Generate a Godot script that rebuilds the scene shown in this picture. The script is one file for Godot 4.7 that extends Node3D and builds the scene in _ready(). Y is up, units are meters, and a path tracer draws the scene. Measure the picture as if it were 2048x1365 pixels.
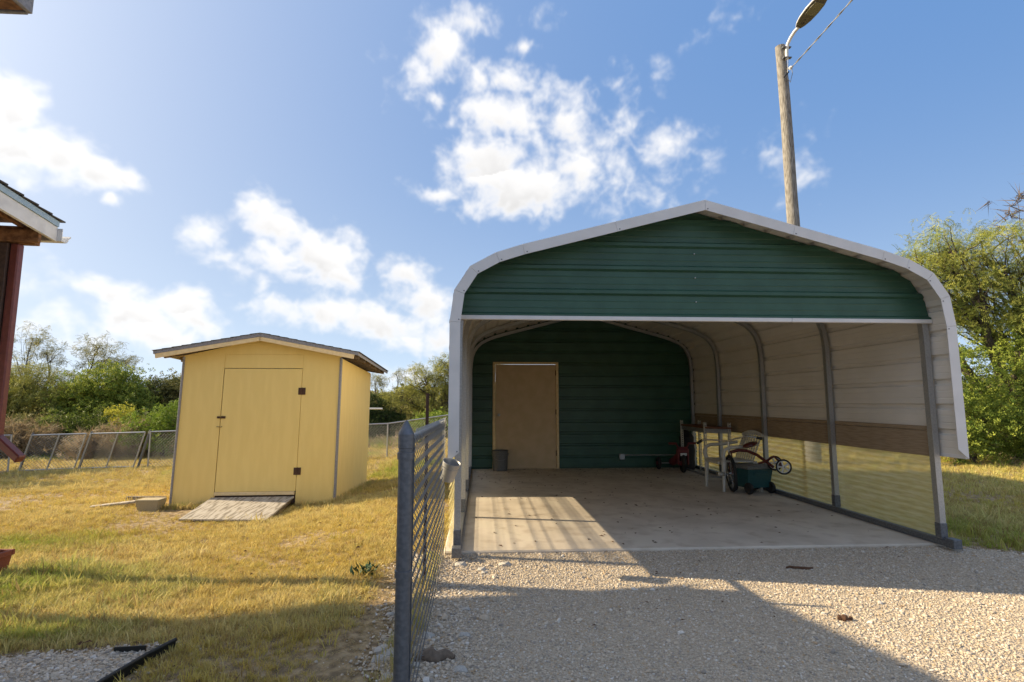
extends Node3D
# A yellow garden shed and a green gabled metal carport under a low sun; x right, z towards the viewer, metres.

var rng := RandomNumberGenerator.new()
var taken := {}
var tex := {}
var patch := FastNoiseLite.new()
var fine := FastNoiseLite.new()
var M := {}

# ---------------------------------------------------------------- mesh building
class MB:
	var v := PackedVector3Array()
	var n := PackedVector3Array()
	var uv := PackedVector2Array()
	var use_uv := false

	func tri(a: Vector3, b: Vector3, c: Vector3, na: Vector3, nb: Vector3, nc: Vector3) -> void:
		if (b - a).cross(c - a).dot(na + nb + nc) > 0.0:
			v.append_array(PackedVector3Array([a, c, b]))
			n.append_array(PackedVector3Array([na, nc, nb]))
		else:
			v.append_array(PackedVector3Array([a, b, c]))
			n.append_array(PackedVector3Array([na, nb, nc]))

	func ftri(a: Vector3, b: Vector3, c: Vector3, out: Vector3) -> void:
		var g := (b - a).cross(c - a).normalized()
		if g.dot(out) < 0.0:
			g = -g
		tri(a, b, c, g, g, g)

	func quad(a: Vector3, b: Vector3, c: Vector3, d: Vector3, out: Vector3) -> void:
		ftri(a, b, c, out)
		ftri(a, c, d, out)

	func box(xf: Transform3D, size: Vector3, ch := 0.003) -> void:
		var h := size * 0.5
		ch = minf(ch, minf(h.x, minf(h.y, h.z)) * 0.45)
		for i in 3:
			var j := (i + 1) % 3
			var k := (i + 2) % 3
			for s in [-1.0, 1.0]:
				var q: Array[Vector3] = []
				for e in [[-1.0, -1.0], [1.0, -1.0], [1.0, 1.0], [-1.0, 1.0]]:
					var p := Vector3.ZERO
					p[i] = s * h[i]
					p[j] = e[0] * (h[j] - ch)
					p[k] = e[1] * (h[k] - ch)
					q.append(xf * p)
				var o := Vector3.ZERO
				o[i] = s
				quad(q[0], q[1], q[2], q[3], xf.basis * o)
				for t in [-1.0, 1.0]:
					var a := Vector3.ZERO
					a[i] = s * h[i]
					a[j] = t * (h[j] - ch)
					var b := Vector3.ZERO
					b[i] = s * (h[i] - ch)
					b[j] = t * h[j]
					var up := Vector3.ZERO
					up[k] = h[k] - ch
					var oo := Vector3.ZERO
					oo[i] = s
					oo[j] = t
					quad(xf * (a - up), xf * (a + up), xf * (b + up), xf * (b - up), xf.basis * oo)
		for sx in [-1.0, 1.0]:
			for sy in [-1.0, 1.0]:
				for sz in [-1.0, 1.0]:
					var sg := Vector3(sx, sy, sz)
					ftri(xf * (Vector3(h.x, h.y - ch, h.z - ch) * sg), xf * (Vector3(h.x - ch, h.y, h.z - ch) * sg), xf * (Vector3(h.x - ch, h.y - ch, h.z) * sg), xf.basis * sg)

	func slab(a: Vector3, b: Vector3, ch := 0.003) -> void:   # box between two corners
		box(Transform3D(Basis(), (a + b) * 0.5), (b - a).abs(), ch)

	func bar(a: Vector3, b: Vector3, w: float, t: float, side := Vector3.ZERO, ch := 0.003) -> void:   # box along a line, w across side
		var d := (b - a).normalized()
		var s := side
		if s == Vector3.ZERO:
			s = Vector3.UP if absf(d.y) < 0.9 else Vector3.RIGHT
		var z := d.cross(s).normalized()
		s = z.cross(d).normalized()
		box(Transform3D(Basis(s, z, d), (a + b) * 0.5), Vector3(w, t, a.distance_to(b)), ch)

	func tube(p: PackedVector3Array, r: PackedFloat32Array, sides := 8, caps := true) -> void:
		var m := p.size()
		var d := (p[1] - p[0]).normalized()
		var s := d.cross(Vector3.UP if absf(d.y) < 0.9 else Vector3.RIGHT).normalized()
		var rings: Array[PackedVector3Array] = []
		var norms: Array[PackedVector3Array] = []
		for i in m:
			var t := (p[mini(i + 1, m - 1)] - p[maxi(i - 1, 0)]).normalized()
			s = (s - t * s.dot(t)).normalized()
			var w := t.cross(s)
			var ring := PackedVector3Array()
			var nn := PackedVector3Array()
			for k in sides:
				var a := TAU * k / sides
				var o := s * cos(a) + w * sin(a)
				ring.append(p[i] + o * r[mini(i, r.size() - 1)])
				nn.append(o)
			rings.append(ring)
			norms.append(nn)
		for i in m - 1:
			for k in sides:
				var k2 := (k + 1) % sides
				tri(rings[i][k], rings[i][k2], rings[i + 1][k2], norms[i][k], norms[i][k2], norms[i + 1][k2])
				tri(rings[i][k], rings[i + 1][k2], rings[i + 1][k], norms[i][k], norms[i + 1][k2], norms[i + 1][k])
		if caps:
			for e in [0, m - 1]:
				var o := (p[0] - p[1]) if e == 0 else (p[m - 1] - p[m - 2])
				for k in range(1, sides - 1):
					ftri(rings[e][0], rings[e][k], rings[e][k + 1], o)

	func rod(a: Vector3, b: Vector3, r: float, sides := 8) -> void:
		tube(PackedVector3Array([a, b]), PackedFloat32Array([r, r]), sides)

	func lathe(prof: PackedVector2Array, seg: int, xf: Transform3D) -> void:   # x radius, y height; creases between steps
		for i in prof.size() - 1:
			var e := prof[i + 1] - prof[i]
			var nn := Vector2(e.y, -e.x).normalized()
			for k in seg:
				var a0 := TAU * k / seg
				var a1 := TAU * (k + 1) / seg
				var c0 := Vector3(cos(a0), 0, sin(a0))
				var c1 := Vector3(cos(a1), 0, sin(a1))
				var y := Vector3.UP
				var p00 := xf * (c0 * prof[i].x + y * prof[i].y)
				var p01 := xf * (c1 * prof[i].x + y * prof[i].y)
				var p10 := xf * (c0 * prof[i + 1].x + y * prof[i + 1].y)
				var p11 := xf * (c1 * prof[i + 1].x + y * prof[i + 1].y)
				var n0 := (xf.basis * (c0 * nn.x + y * nn.y)).normalized()
				var n1 := (xf.basis * (c1 * nn.x + y * nn.y)).normalized()
				tri(p00, p01, p11, n0, n1, n1)
				tri(p00, p11, p10, n0, n1, n0)

	func prism(poly: PackedVector2Array, depth: float, xf: Transform3D) -> void:   # polygon in xy, extruded to +z
		var idx := Geometry2D.triangulate_polygon(poly)
		for i in range(0, idx.size(), 3):
			for zz in [0.0, depth]:
				ftri(xf * Vector3(poly[idx[i]].x, poly[idx[i]].y, zz), xf * Vector3(poly[idx[i + 1]].x, poly[idx[i + 1]].y, zz), xf * Vector3(poly[idx[i + 2]].x, poly[idx[i + 2]].y, zz), xf.basis * Vector3(0, 0, -1 if zz == 0.0 else 1))
		var cw := Geometry2D.is_polygon_clockwise(poly)
		for i in poly.size():
			var a := poly[i]
			var b := poly[(i + 1) % poly.size()]
			var o := Vector2(b.y - a.y, a.x - b.x) * (-1.0 if cw else 1.0)
			quad(xf * Vector3(a.x, a.y, 0), xf * Vector3(b.x, b.y, 0), xf * Vector3(b.x, b.y, depth), xf * Vector3(a.x, a.y, depth), xf.basis * Vector3(o.x, o.y, 0))

	func mesh(shift := Vector3.ZERO) -> ArrayMesh:
		var a := []
		a.resize(Mesh.ARRAY_MAX)
		var w := v
		if shift != Vector3.ZERO:
			w = PackedVector3Array()
			w.resize(v.size())
			for i in v.size():
				w[i] = v[i] - shift
		a[Mesh.ARRAY_VERTEX] = w
		a[Mesh.ARRAY_NORMAL] = n
		if use_uv:
			a[Mesh.ARRAY_TEX_UV] = uv
		var m := ArrayMesh.new()
		m.add_surface_from_arrays(Mesh.PRIMITIVE_TRIANGLES, a)
		return m

# ---------------------------------------------------------------- nodes
func numbered(called: String) -> String:
	taken[called] = int(taken.get(called, -1)) + 1
	return called if taken[called] == 0 else "%s_%03d" % [called, taken[called]]

func thing(called: String, label: String, category: String, at := Vector3.ZERO, group := "") -> Node3D:
	var o := Node3D.new()
	o.name = numbered(called)
	add_child(o)
	o.position = at
	tag(o, label, category, group)
	return o

func tag(o: Node3D, label: String, category: String, group := "") -> void:
	o.set_meta("label", label)
	o.set_meta("category", category)
	if group:
		o.set_meta("group", group)

func part(parent: Node, called: String, mb: MB, m: Material, local := false) -> MeshInstance3D:
	var o := MeshInstance3D.new()
	o.name = called
	var shift := Vector3.ZERO
	if not local:
		var t := parent
		while t != self:
			shift += t.position
			t = t.get_parent()
	o.mesh = mb.mesh(shift)
	o.material_override = m
	o.mesh.surface_set_material(0, m)
	parent.add_child(o, true)
	return o

func structure(called: String, mb: MB, m: Material) -> MeshInstance3D:
	var o := part(self, called, mb, m)
	o.set_meta("kind", "structure")
	return o

func put(buf: PackedFloat32Array, b: Basis, o: Vector3, c: Color) -> void:
	buf.append_array(PackedFloat32Array([b.x.x, b.y.x, b.z.x, o.x, b.x.y, b.y.y, b.z.y, o.y, b.x.z, b.y.z, b.z.z, o.z, c.r, c.g, c.b, 1.0]))

func scatter(parent: Node, called: String, me: Mesh, m: Material, buf: PackedFloat32Array) -> MultiMeshInstance3D:
	var mm := MultiMesh.new()
	mm.transform_format = MultiMesh.TRANSFORM_3D
	mm.use_colors = true
	mm.mesh = me
	mm.instance_count = buf.size() / 16
	mm.buffer = buf
	var o := MultiMeshInstance3D.new()
	o.name = called
	o.multimesh = mm
	o.material_override = m
	parent.add_child(o, true)
	o.set_meta("kind", "stuff")
	return o

# ---------------------------------------------------------------- materials
func lin(r: float, g: float, b: float, a := 1.0) -> Color:
	var c := Color(r, g, b).linear_to_srgb()
	c.a = a
	return c

func noise_tex(key: String, freq: float, stops: Array, type := FastNoiseLite.TYPE_SIMPLEX_SMOOTH, oct := 5, size := 512, cell := false) -> NoiseTexture2D:
	if tex.has(key):
		return tex[key]
	var f := FastNoiseLite.new()
	f.seed = key.hash() % 1000
	f.noise_type = FastNoiseLite.TYPE_CELLULAR if cell else type
	f.frequency = freq
	f.fractal_octaves = oct
	f.fractal_type = FastNoiseLite.FRACTAL_NONE if oct == 0 else FastNoiseLite.FRACTAL_FBM
	var t := NoiseTexture2D.new()
	t.width = size
	t.height = size
	t.seamless = true
	t.noise = f
	if stops.size():
		var g := Gradient.new()
		g.offsets = PackedFloat32Array(stops.map(func(s): return s[0]))
		g.colors = PackedColorArray(stops.map(func(s): return s[1]))
		t.color_ramp = g
	tex[key] = t
	return t

func mat(key: String, stops: Array, rough: float, tile := 1.0, freq := 0.01, bump := 0.0, bump_key := "grain", metal := 0.0, world := true) -> StandardMaterial3D:
	var m := StandardMaterial3D.new()
	m.resource_name = key
	if stops.size() == 1:
		m.albedo_color = stops[0]
	else:
		var st := []
		for i in stops.size():
			st.append([0.28 + 0.44 * i / (stops.size() - 1.0), stops[i]])
		m.albedo_texture = noise_tex(key, freq, st)
	m.uv1_triplanar = true
	m.uv1_world_triplanar = world
	m.uv1_scale = Vector3.ONE / tile
	m.roughness = rough
	m.metallic = metal
	if bump > 0.0:
		m.heightmap_enabled = true
		m.heightmap_scale = bump
		m.heightmap_texture = tex[bump_key]
	return m

func leafy(key: String, c: Color, through: Color, rough := 0.6) -> StandardMaterial3D:
	var m := StandardMaterial3D.new()
	m.resource_name = key
	m.albedo_color = c
	m.vertex_color_use_as_albedo = true
	m.roughness = rough
	m.metallic_specular = 0.3
	m.backlight_enabled = true
	m.backlight = through
	return m

func make_materials() -> void:
	noise_tex("grain", 0.03, [], FastNoiseLite.TYPE_SIMPLEX_SMOOTH, 5)
	noise_tex("cells", 0.05, [], FastNoiseLite.TYPE_SIMPLEX_SMOOTH, 2, 512, true)
	M.soil = mat("soil", [lin(.17, .12, .065), lin(.27, .195, .105), lin(.36, .27, .15)], 1.0, 1.1, .02, 1.2)
	M.gravel = mat("gravel", [lin(.38, .31, .23), lin(.45, .375, .28), lin(.52, .44, .335)], 1.0, .5, .05, 1.2, "cells")
	M.stone = mat("stone", [lin(1, 1, 1)], .95)
	M.stone.vertex_color_use_as_albedo = true
	M.concrete = mat("concrete", [lin(.52, .455, .37), lin(.57, .50, .41), lin(.61, .54, .445)], .9, 3.1, .008, .12)
	var stain := noise_tex("slab_dirt", .02, [[0.0, Color(.16, .11, .07, .0)], [.55, Color(.42, .33, .24, .0)], [.8, Color(.58, .5, .4, .25)], [1.0, Color(.42, .34, .25, .45)]], FastNoiseLite.TYPE_SIMPLEX_SMOOTH, 6)
	M.concrete.detail_enabled = true
	M.concrete.detail_albedo = stain
	M.concrete.detail_uv_layer = BaseMaterial3D.DETAIL_UV_1
	M.white_steel = mat("white_steel", [lin(.68, .645, .58), lin(.73, .69, .63)], .42, 2.3, .006)
	M.trim = mat("white_trim", [lin(.66, .65, .64), lin(.71, .70, .69)], .4, 1.7, .01)
	M.green_steel = mat("green_steel", [lin(.024, .082, .052), lin(.031, .098, .064)], .42, 1.9, .008)
	M.galv = mat("galvanised", [lin(.40, .41, .42), lin(.44, .45, .46), lin(.47, .48, .49)], .45, .35, .03, 0.0, "grain", .75)
	M.galv_dull = mat("galvanised_dull", [lin(.13, .14, .155), lin(.18, .19, .21)], .5, .3, .02, .02, "grain", .6)
	M.wire = mat("wire", [lin(.26, .27, .28)], .5, 1, 1, 0, "grain", .6)
	M.plank = mat("plank", [lin(.27, .195, .12), lin(.32, .235, .15), lin(.36, .27, .175)], .8, .8, .012, .02)  # girt wood; also the brown that stands for shaded sheet under the girt
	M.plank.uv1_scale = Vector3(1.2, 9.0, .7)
	M.door_tan = mat("door_tan", [lin(.55, .41, .235), lin(.60, .45, .27)], .6, 1.3, .008, .02)
	M.yellow = mat("yellow_paint", [lin(.79, .60, .215), lin(.80, .61, .22), lin(.815, .625, .23)], .75, 1.6, .01, .02)
	M.yellow.uv1_scale = Vector3(1.3, .25, 1.3)
	M.yellow_side = M.yellow
	M.yellow_trim = mat("pale_trim", [lin(.74, .57, .30), lin(.80, .63, .36)], .7, .9, .02, .05)
	M.grey_trim = mat("grey_trim", [lin(.20, .20, .215), lin(.27, .27, .29)], .7, .5, .03, .05)
	M.shingle = mat("shingle", [lin(.05, .048, .05), lin(.10, .095, .09)], .95, .35, .06, .2)
	M.rafter = mat("rafter_wood", [lin(.12, .09, .065), lin(.2, .155, .115)], .85, .5, .03, .1)
	M.rust = mat("rust", [lin(.05, .024, .016), lin(.085, .04, .022)], .8, .12, .04, .03)
	M.ramp = mat("ramp_wood", [lin(.17, .145, .115), lin(.31, .28, .24), lin(.36, .33, .285), lin(.41, .38, .335)], .9, .9, .035, .03)
	M.ramp.uv1_scale = Vector3(1.1, 1.1, .16)
	M.white_wood = mat("white_wood", [lin(.60, .61, .62), lin(.66, .67, .68), lin(.70, .71, .72)], .7, 1.2, .012, .01)
	M.blue_trim = mat("drip_edge", [lin(.30, .42, .52), lin(.36, .48, .58)], .5, 1, .02)
	M.brown_wood = mat("brown_wood", [lin(.12, .052, .02), lin(.2, .09, .036), lin(.26, .13, .055)], .7, .7, .02, .06)
	M.post_brown = mat("post_brown", [lin(.045, .026, .02), lin(.07, .04, .03)], .7, .5, .02, .05)
	M.red_metal = mat("red_metal", [lin(.12, .028, .024), lin(.15, .036, .03)], .45, .7, .02)
	M.terracotta = mat("terracotta", [lin(.16, .04, .024), lin(.21, .055, .032)], .8, .3, .03, .05)
	M.pole = mat("pole_wood", [lin(.12, .11, .098), lin(.22, .207, .187), lin(.30, .287, .262)], .95, .6, .02, .35)
	M.pole.uv1_scale = Vector3(4.0, .35, 4.0)
	M.lamp_grey = mat("lamp_grey", [lin(.6, .6, .59), lin(.68, .68, .67)], .45, .5, .02)
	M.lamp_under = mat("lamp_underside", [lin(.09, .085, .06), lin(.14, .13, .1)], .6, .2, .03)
	M.lamp_glass = mat("lamp_glass", [lin(.16, .15, .1)], .25)
	M.black = mat("black_plastic", [lin(.012, .012, .013)], .5)
	M.rubber = mat("rubber", [lin(.014, .014, .014), lin(.022, .021, .02)], .8, .2, .03)
	M.ink = mat("ink", [lin(.02, .018, .015)], .7)
	M.chair = mat("white_plastic", [lin(.5, .48, .43), lin(.58, .56, .5)], .45, .4, .02)
	M.red_paint = mat("red_paint", [lin(.085, .008, .008)], .35)
	M.red_toy = mat("red_plastic", [lin(.14, .02, .024), lin(.18, .026, .03)], .45, .3, .02)
	M.teal = mat("teal_plastic", [lin(.008, .06, .066), lin(.012, .075, .082)], .5, .4, .02)
	M.lid = mat("lid_grey", [lin(.13, .13, .12), lin(.19, .19, .175)], .6, .3, .02)
	M.grey_bucket = mat("grey_bucket", [lin(.12, .12, .115), lin(.16, .16, .155)], .6, .3, .02)
	M.chrome = mat("chrome", [lin(.5, .5, .5)], .25, 1, 1, 0, "grain", .9)
	M.bench = mat("bench_board", [lin(.12, .045, .022), lin(.17, .07, .035)], .7, .4, .02)
	M.shelf_steel = mat("shelf_steel", [lin(.19, .20, .21), lin(.25, .26, .27)], .5, .4, .02, 0, "grain", .3)
	M.edging = mat("edging_plastic", [lin(.006, .007, .007), lin(.014, .015, .014)], .6, .3, .03, .05)
	M.blockwork = mat("cast_block", [lin(.30, .26, .17), lin(.40, .35, .24)], .95, .3, .04, .15)
	M.bark = mat("bark", [lin(.035, .027, .02), lin(.075, .058, .042), lin(.12, .1, .08)], 1.0, .35, .03, .4)
	M.dead_bark = mat("dead_bark", [lin(.16, .14, .12), lin(.27, .24, .21)], 1.0, .3, .03, .2)
	M.leaf = leafy("leaves", Color.WHITE, Color(.8, .8, .8))
	M.blade = leafy("grass_blades", Color.WHITE, Color(.75, .75, .75), .8)
	M.litter = mat("leaf_litter", [lin(.075, .035, .018), lin(.12, .06, .03)], .95, .05, .05)
	M.fiber = mat("fibreglass", [lin(.66, .52, .215), lin(.74, .60, .27), lin(.80, .67, .35)], .5, 1.1, .012)
	M.fiber.transparency = BaseMaterial3D.TRANSPARENCY_ALPHA
	M.fiber.albedo_color = Color(1, 1, 1, .74)
	M.fiber.roughness = .3
	M.fiber.backlight_enabled = true
	M.fiber.backlight = Color(1, 1, 1)
	M.fiber.uv1_scale = Vector3(1, 5.0, .5)
	# yellowish left-hand sheet; opacity bands added to paint the light streaks its ribs focus
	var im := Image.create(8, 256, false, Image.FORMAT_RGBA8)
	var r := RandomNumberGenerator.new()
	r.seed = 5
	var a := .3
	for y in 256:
		a = clampf(a + r.randfn(0.0, .08), .24, .74)  # opacity wanders with height, so the sun lands in streaks
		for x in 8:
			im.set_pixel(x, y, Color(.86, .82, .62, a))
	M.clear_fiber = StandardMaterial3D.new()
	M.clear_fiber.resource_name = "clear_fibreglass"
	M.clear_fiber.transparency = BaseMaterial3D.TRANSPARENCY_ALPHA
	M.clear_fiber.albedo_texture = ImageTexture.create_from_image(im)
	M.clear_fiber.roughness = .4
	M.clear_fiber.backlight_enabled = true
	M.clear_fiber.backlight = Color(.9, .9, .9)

# ---------------------------------------------------------------- terrain
func ground_y(x: float, z: float) -> float:
	var a := smoothstep(-.3, -3.1, x)
	var y := -.26 * a * (.3 + .7 * smoothstep(-3.0, -8.2, z))
	y -= .025 * clampf(-z - 9.0, 0.0, 14.0) * smoothstep(0.0, -8.0, x) + .02 * clampf(-x - 6.0, 0.0, 10.0) * smoothstep(-4.0, -9.0, z)
	y -= .12 * exp(-((x + 3.2) ** 2) / 7.0 - ((z + 10.9) ** 2) / 3.0)
	y += .018 * patch.get_noise_2d(x * 6.0, z * 6.0) * smoothstep(.2, -.6, x)
	return y - .03

func gravel_at(x: float, z: float) -> float:   # above 0 on gravel
	var w := fine.get_noise_2d(x * 30.0, z * 30.0) * .16
	var left := x - lerpf(-.40, -.58, clampf((-z - 2.4) / 2.0, 0.0, 1.0)) + w
	var back := z + 4.86 if x < 4.45 else z - (-4.72 + (x - 4.45) * .5) + w * .5
	var g := minf(left, back)
	return maxf(g, minf(-1.84 - x, z + 3.24 + w * .5))

func lawn_at(x: float, z: float) -> bool:
	if x > -.33 and x < 4.42 and z < -4.7 and z > -10.75:
		return false
	if x > -4.7 and x < -2.25 and z < -8.47 and z > -11.1:
		return false
	return true

func _ready() -> void:
	rng.seed = 20
	patch.seed = 3
	patch.frequency = .045
	patch.fractal_octaves = 4
	fine.seed = 8
	fine.frequency = .05
	# camera
	var cam := Camera3D.new()
	cam.name = "camera"
	cam.fov = rad_to_deg(2.0 * atan(682.5 / 1053.0))
	cam.near = .05
	cam.far = 1500.0
	add_child(cam)
	cam.position = Vector3(0, 1.31, 0)
	cam.rotation_degrees = Vector3(6.53, -3.37, 0)
	cam.current = true
	# sky and exposure
	var env := Environment.new()
	env.background_mode = Environment.BG_SKY
	env.tonemap_mode = Environment.TONE_MAPPER_LINEAR
	env.tonemap_exposure = 2.65
	env.sdfgi_enabled = true
	env.ssao_enabled = true
	env.ssil_enabled = true
	env.sky = Sky.new()
	env.sky.sky_material = make_sky()
	var we := WorldEnvironment.new()
	we.name = "surroundings"
	we.environment = env
	add_child(we)
	# sun
	var sun := DirectionalLight3D.new()
	sun.name = "sun"
	sun.light_energy = 1.2
	sun.light_color = Color(1.0, .91, .75)
	sun.light_angular_distance = .55
	sun.shadow_enabled = true
	add_child(sun)
	var az := deg_to_rad(12.5)
	var el := deg_to_rad(26.8)
	sun.look_at_from_position(Vector3.ZERO, Vector3(cos(az) * cos(el), -sin(el), sin(az) * cos(el)))
	make_materials()
	make_ground()
	make_carport()
	make_shed()
	make_porch()
	make_fences()
	make_pole()
	make_trees()
	make_carport_things()
	make_yard_things()
	make_gravel()
	make_grass()

# ---------------------------------------------------------------- sky
const CLOUDS := [[-1.9, 37.8, 2.8, 1.3, 0, 1.00], [-5.0, 35.2, 3.0, 2.6, -20, 1.00], [-7.5, 32.9, 2.4, 2.2, 0, 0.90], [-5.5, 31.3, 1.8, 1.2, 0, 0.70], [-0.6, 32.6, 2.3, 1.8, 0, 0.75], [2.6, 32.7, 2.8, 1.7, 0, 0.90], [2.0, 29.5, 4.9, 3.0, -10, 1.00], [1.1, 25.5, 4.6, 3.9, 0, 1.35], [4.0, 22.8, 7.1, 3.4, 0, 1.45], [9.4, 29.2, 4.6, 2.5, -25, 0.85], [8.8, 24.9, 6.2, 3.4, -20, 0.85], [14.7, 27.2, 3.9, 2.3, 0, 0.70], [14.4, 23.7, 4.9, 2.7, 0, 0.60], [19.3, 25.6, 3.7, 2.6, 0, 0.55], [21.3, 23.0, 4.1, 2.4, 0, 0.40], [4.9, 35.8, 1.3, 0.7, 0, 0.60], [7.8, 37.4, 1.5, 0.7, 0, 0.25], [-4.4, 21.9, 2.8, 0.9, -10, 0.70], [-3.4, 29.2, 1.5, 0.6, 30, 0.70], [16.5, 32.0, 1.1, 1.7, -20, 0.30], [32.8, 22.6, 1.8, 2.4, 0, 0.35], [21.8, 33.7, 3.7, 0.8, 30, 0.20], [-41.7, 22.6, 2.2, 2.5, 0, 1.20], [-41.7, 19.8, 3.4, 2.6, 0, 1.30], [-38.6, 19.9, 2.7, 2.3, 0, 1.20], [-36.2, 19.2, 3.2, 1.4, -12, 1.10], [-34.1, 19.1, 1.8, 0.8, -10, 0.90], [-34.8, 17.2, 0.9, 0.7, 0, 0.90], [-23.7, 18.2, 1.6, 1.2, 0, 1.00], [-21.1, 17.1, 4.2, 2.2, -25, 1.10], [-17.1, 14.9, 4.4, 3.0, -25, 1.30], [-14.6, 12.8, 2.8, 1.9, -20, 1.20], [-20.9, 14.0, 3.7, 2.2, -15, 0.95], [-27.0, 15.8, 1.9, 1.7, 0, 0.80], [-25.8, 13.7, 3.0, 1.4, -25, 0.80], [-22.6, 11.4, 0.9, 1.3, 0, 0.60], [-7.8, 13.2, 2.9, 2.2, -20, 1.20], [-6.2, 10.9, 3.2, 2.4, -20, 1.10], [-16.9, 9.1, 6.5, 1.8, -5, 1.00], [-20.9, 9.6, 2.5, 1.1, 0, 0.90], [-10.9, 8.6, 5.7, 2.5, -10, 1.10], [-4.5, 7.4, 2.4, 2.4, 0, 0.90], [-7.7, 6.0, 3.2, 1.6, 0, 0.80], [-34.3, 9.4, 2.1, 1.6, 0, 1.10], [-32.9, 7.8, 3.4, 2.3, -10, 1.20], [-28.8, 8.7, 2.4, 1.7, -10, 1.10], [-27.5, 7.1, 3.2, 1.9, -20, 1.10], [-30.2, 5.8, 4.9, 1.8, -5, 1.10], [-35.5, 4.8, 3.0, 1.3, 0, 0.60], [-37.9, 6.7, 1.9, 1.6, 0, 0.50], [-39.7, 9.7, 1.8, 2.4, 0, 0.35], [-7.1, 2.8, 4.7, 1.6, 0, 0.80], [-25.3, 4.9, 4.2, 1.2, 0, 0.80]]
var puff := FastNoiseLite.new()
var wisp := FastNoiseLite.new()

func sky_color(az: float, el: float) -> Color:   # degrees; az 0 is -z, positive towards +x; returns linear radiance
	var y := sin(deg_to_rad(maxf(el, 0.0)))
	var s := deg_to_rad(az + 77.5)
	var cs := clampf(cos(s) * cos(deg_to_rad(el)) * cos(deg_to_rad(26.8)) + y * sin(deg_to_rad(26.8)), -1.0, 1.0)
	var ang := rad_to_deg(acos(cs))
	var low := pow(1.0 - y, 4.2)
	var c := Color(.08, .21, .475).lerp(Color(.54, .68, .81), low)
	var glow := exp(-ang / 26.0)
	c = c.lerp(Color(1.15, 1.13, 1.1), clampf(glow * 1.15, 0.0, 1.0)) + Color(1.0, .96, .88) * 1.5 * exp(-ang / 10.0)
	# clouds
	var d := -9.0
	var under := 0.0
	var wx := wisp.get_noise_2d(az * 3.0, el * 3.0 + 300.0) * .9
	var wy := wisp.get_noise_2d(az * 3.0 + 500.0, el * 3.0) * .7
	for e in CLOUDS:
		var dx: float = az + wx - e[0]
		var dy: float = el + wy - e[1]
		if absf(dx) > e[2] * 2.4 + 2.0 or absf(dy) > e[3] * 2.4 + 2.0:
			continue
		var t := deg_to_rad(e[4])
		dx *= cos(deg_to_rad(el))
		var q := Vector2((dx * cos(t) + dy * sin(t)) / e[2], (-dx * sin(t) + dy * cos(t)) / e[3])
		var k: float = e[5] * (1.0 - q.length()) - (1.0 - e[5]) * .25
		if k > d:
			d = k
			under = -q.y
	# the same kind of broken cumulus everywhere else
	var far := absf(az - 3.4)
	if far > 46.0 or el > 41.0:
		var gn := wisp.get_noise_2d(az * .9, el * 2.2) * 2.0 - .12
		var fade := maxf(smoothstep(46.0, 54.0, far), smoothstep(41.0, 46.0, el))
		gn = lerpf(-2.0, gn, fade)
		if gn > d:
			d = gn
			under = .3
	if d > -1.2 and el > 0.0:
		var n := puff.get_noise_2d(az * 1.6, el * 2.0)
		var m := puff.get_noise_2d((az + wx * 1.5) * 5.0 + 60.0, (el + wy * 1.5) * 6.0)
		var x := d * 1.15 + n * .9 + m * .46 + .08
		var dens := pow(smoothstep(-.35, 1.2, x), 1.15)
		if dens > 0.0:
			var core := smoothstep(.5, 1.5, x)
			var shade := clampf(core * (.38 + under * .75 - n * .35), 0.0, 1.0)
			var bright := lerpf(.80, .52, shade) * (1.0 + .35 * glow)
			c = c.lerp(Color(bright, bright * .99, bright * .985), dens)
	return c

func make_sky() -> PanoramaSkyMaterial:
	puff.seed = 11
	puff.frequency = .10
	puff.fractal_octaves = 6
	puff.fractal_gain = .55
	wisp.seed = 4
	wisp.frequency = .055
	wisp.fractal_octaves = 5
	var w := 512
	var im := Image.create(w, w / 2, false, Image.FORMAT_RGBF)
	for j in w / 2:
		var el := 90.0 - (j + .5) * 360.0 / w
		for i in w:
			var az := (i + .5) * 360.0 / w
			im.set_pixel(i, j, Color(.3, .27, .2) if el < 0.0 else sky_color(az - 360.0 if az > 180.0 else az, el))
	var W := 3072
	im.resize(W, W / 2, Image.INTERPOLATE_BILINEAR)
	for j in range(int(W * (90.0 - 43.0) / 360.0), W / 4 + 1):
		var el := 90.0 - (j + .5) * 360.0 / W
		for k in range(int(-47.0 * W / 360.0), int(54.0 * W / 360.0)):
			im.set_pixel(posmod(k, W), j, sky_color((k + .5) * 360.0 / W, el))
	var p := PanoramaSkyMaterial.new()
	p.panorama = ImageTexture.create_from_image(im)
	p.energy_multiplier = .5
	return p

# ---------------------------------------------------------------- ground
func axis(a: float, b: float, near_a: float, near_b: float, step: float) -> PackedFloat32Array:
	var o := PackedFloat32Array()
	var x := near_a
	var s := step
	var before: Array[float] = []
	while x > a:
		s *= 1.35
		x -= s
		before.append(x)
	before.reverse()
	for q in before:
		o.append(q)
	x = near_a
	while x < near_b:
		o.append(x)
		x += step
	s = step
	while x < b:
		o.append(x)
		s *= 1.35
		x += s
	o.append(x)
	return o

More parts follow.
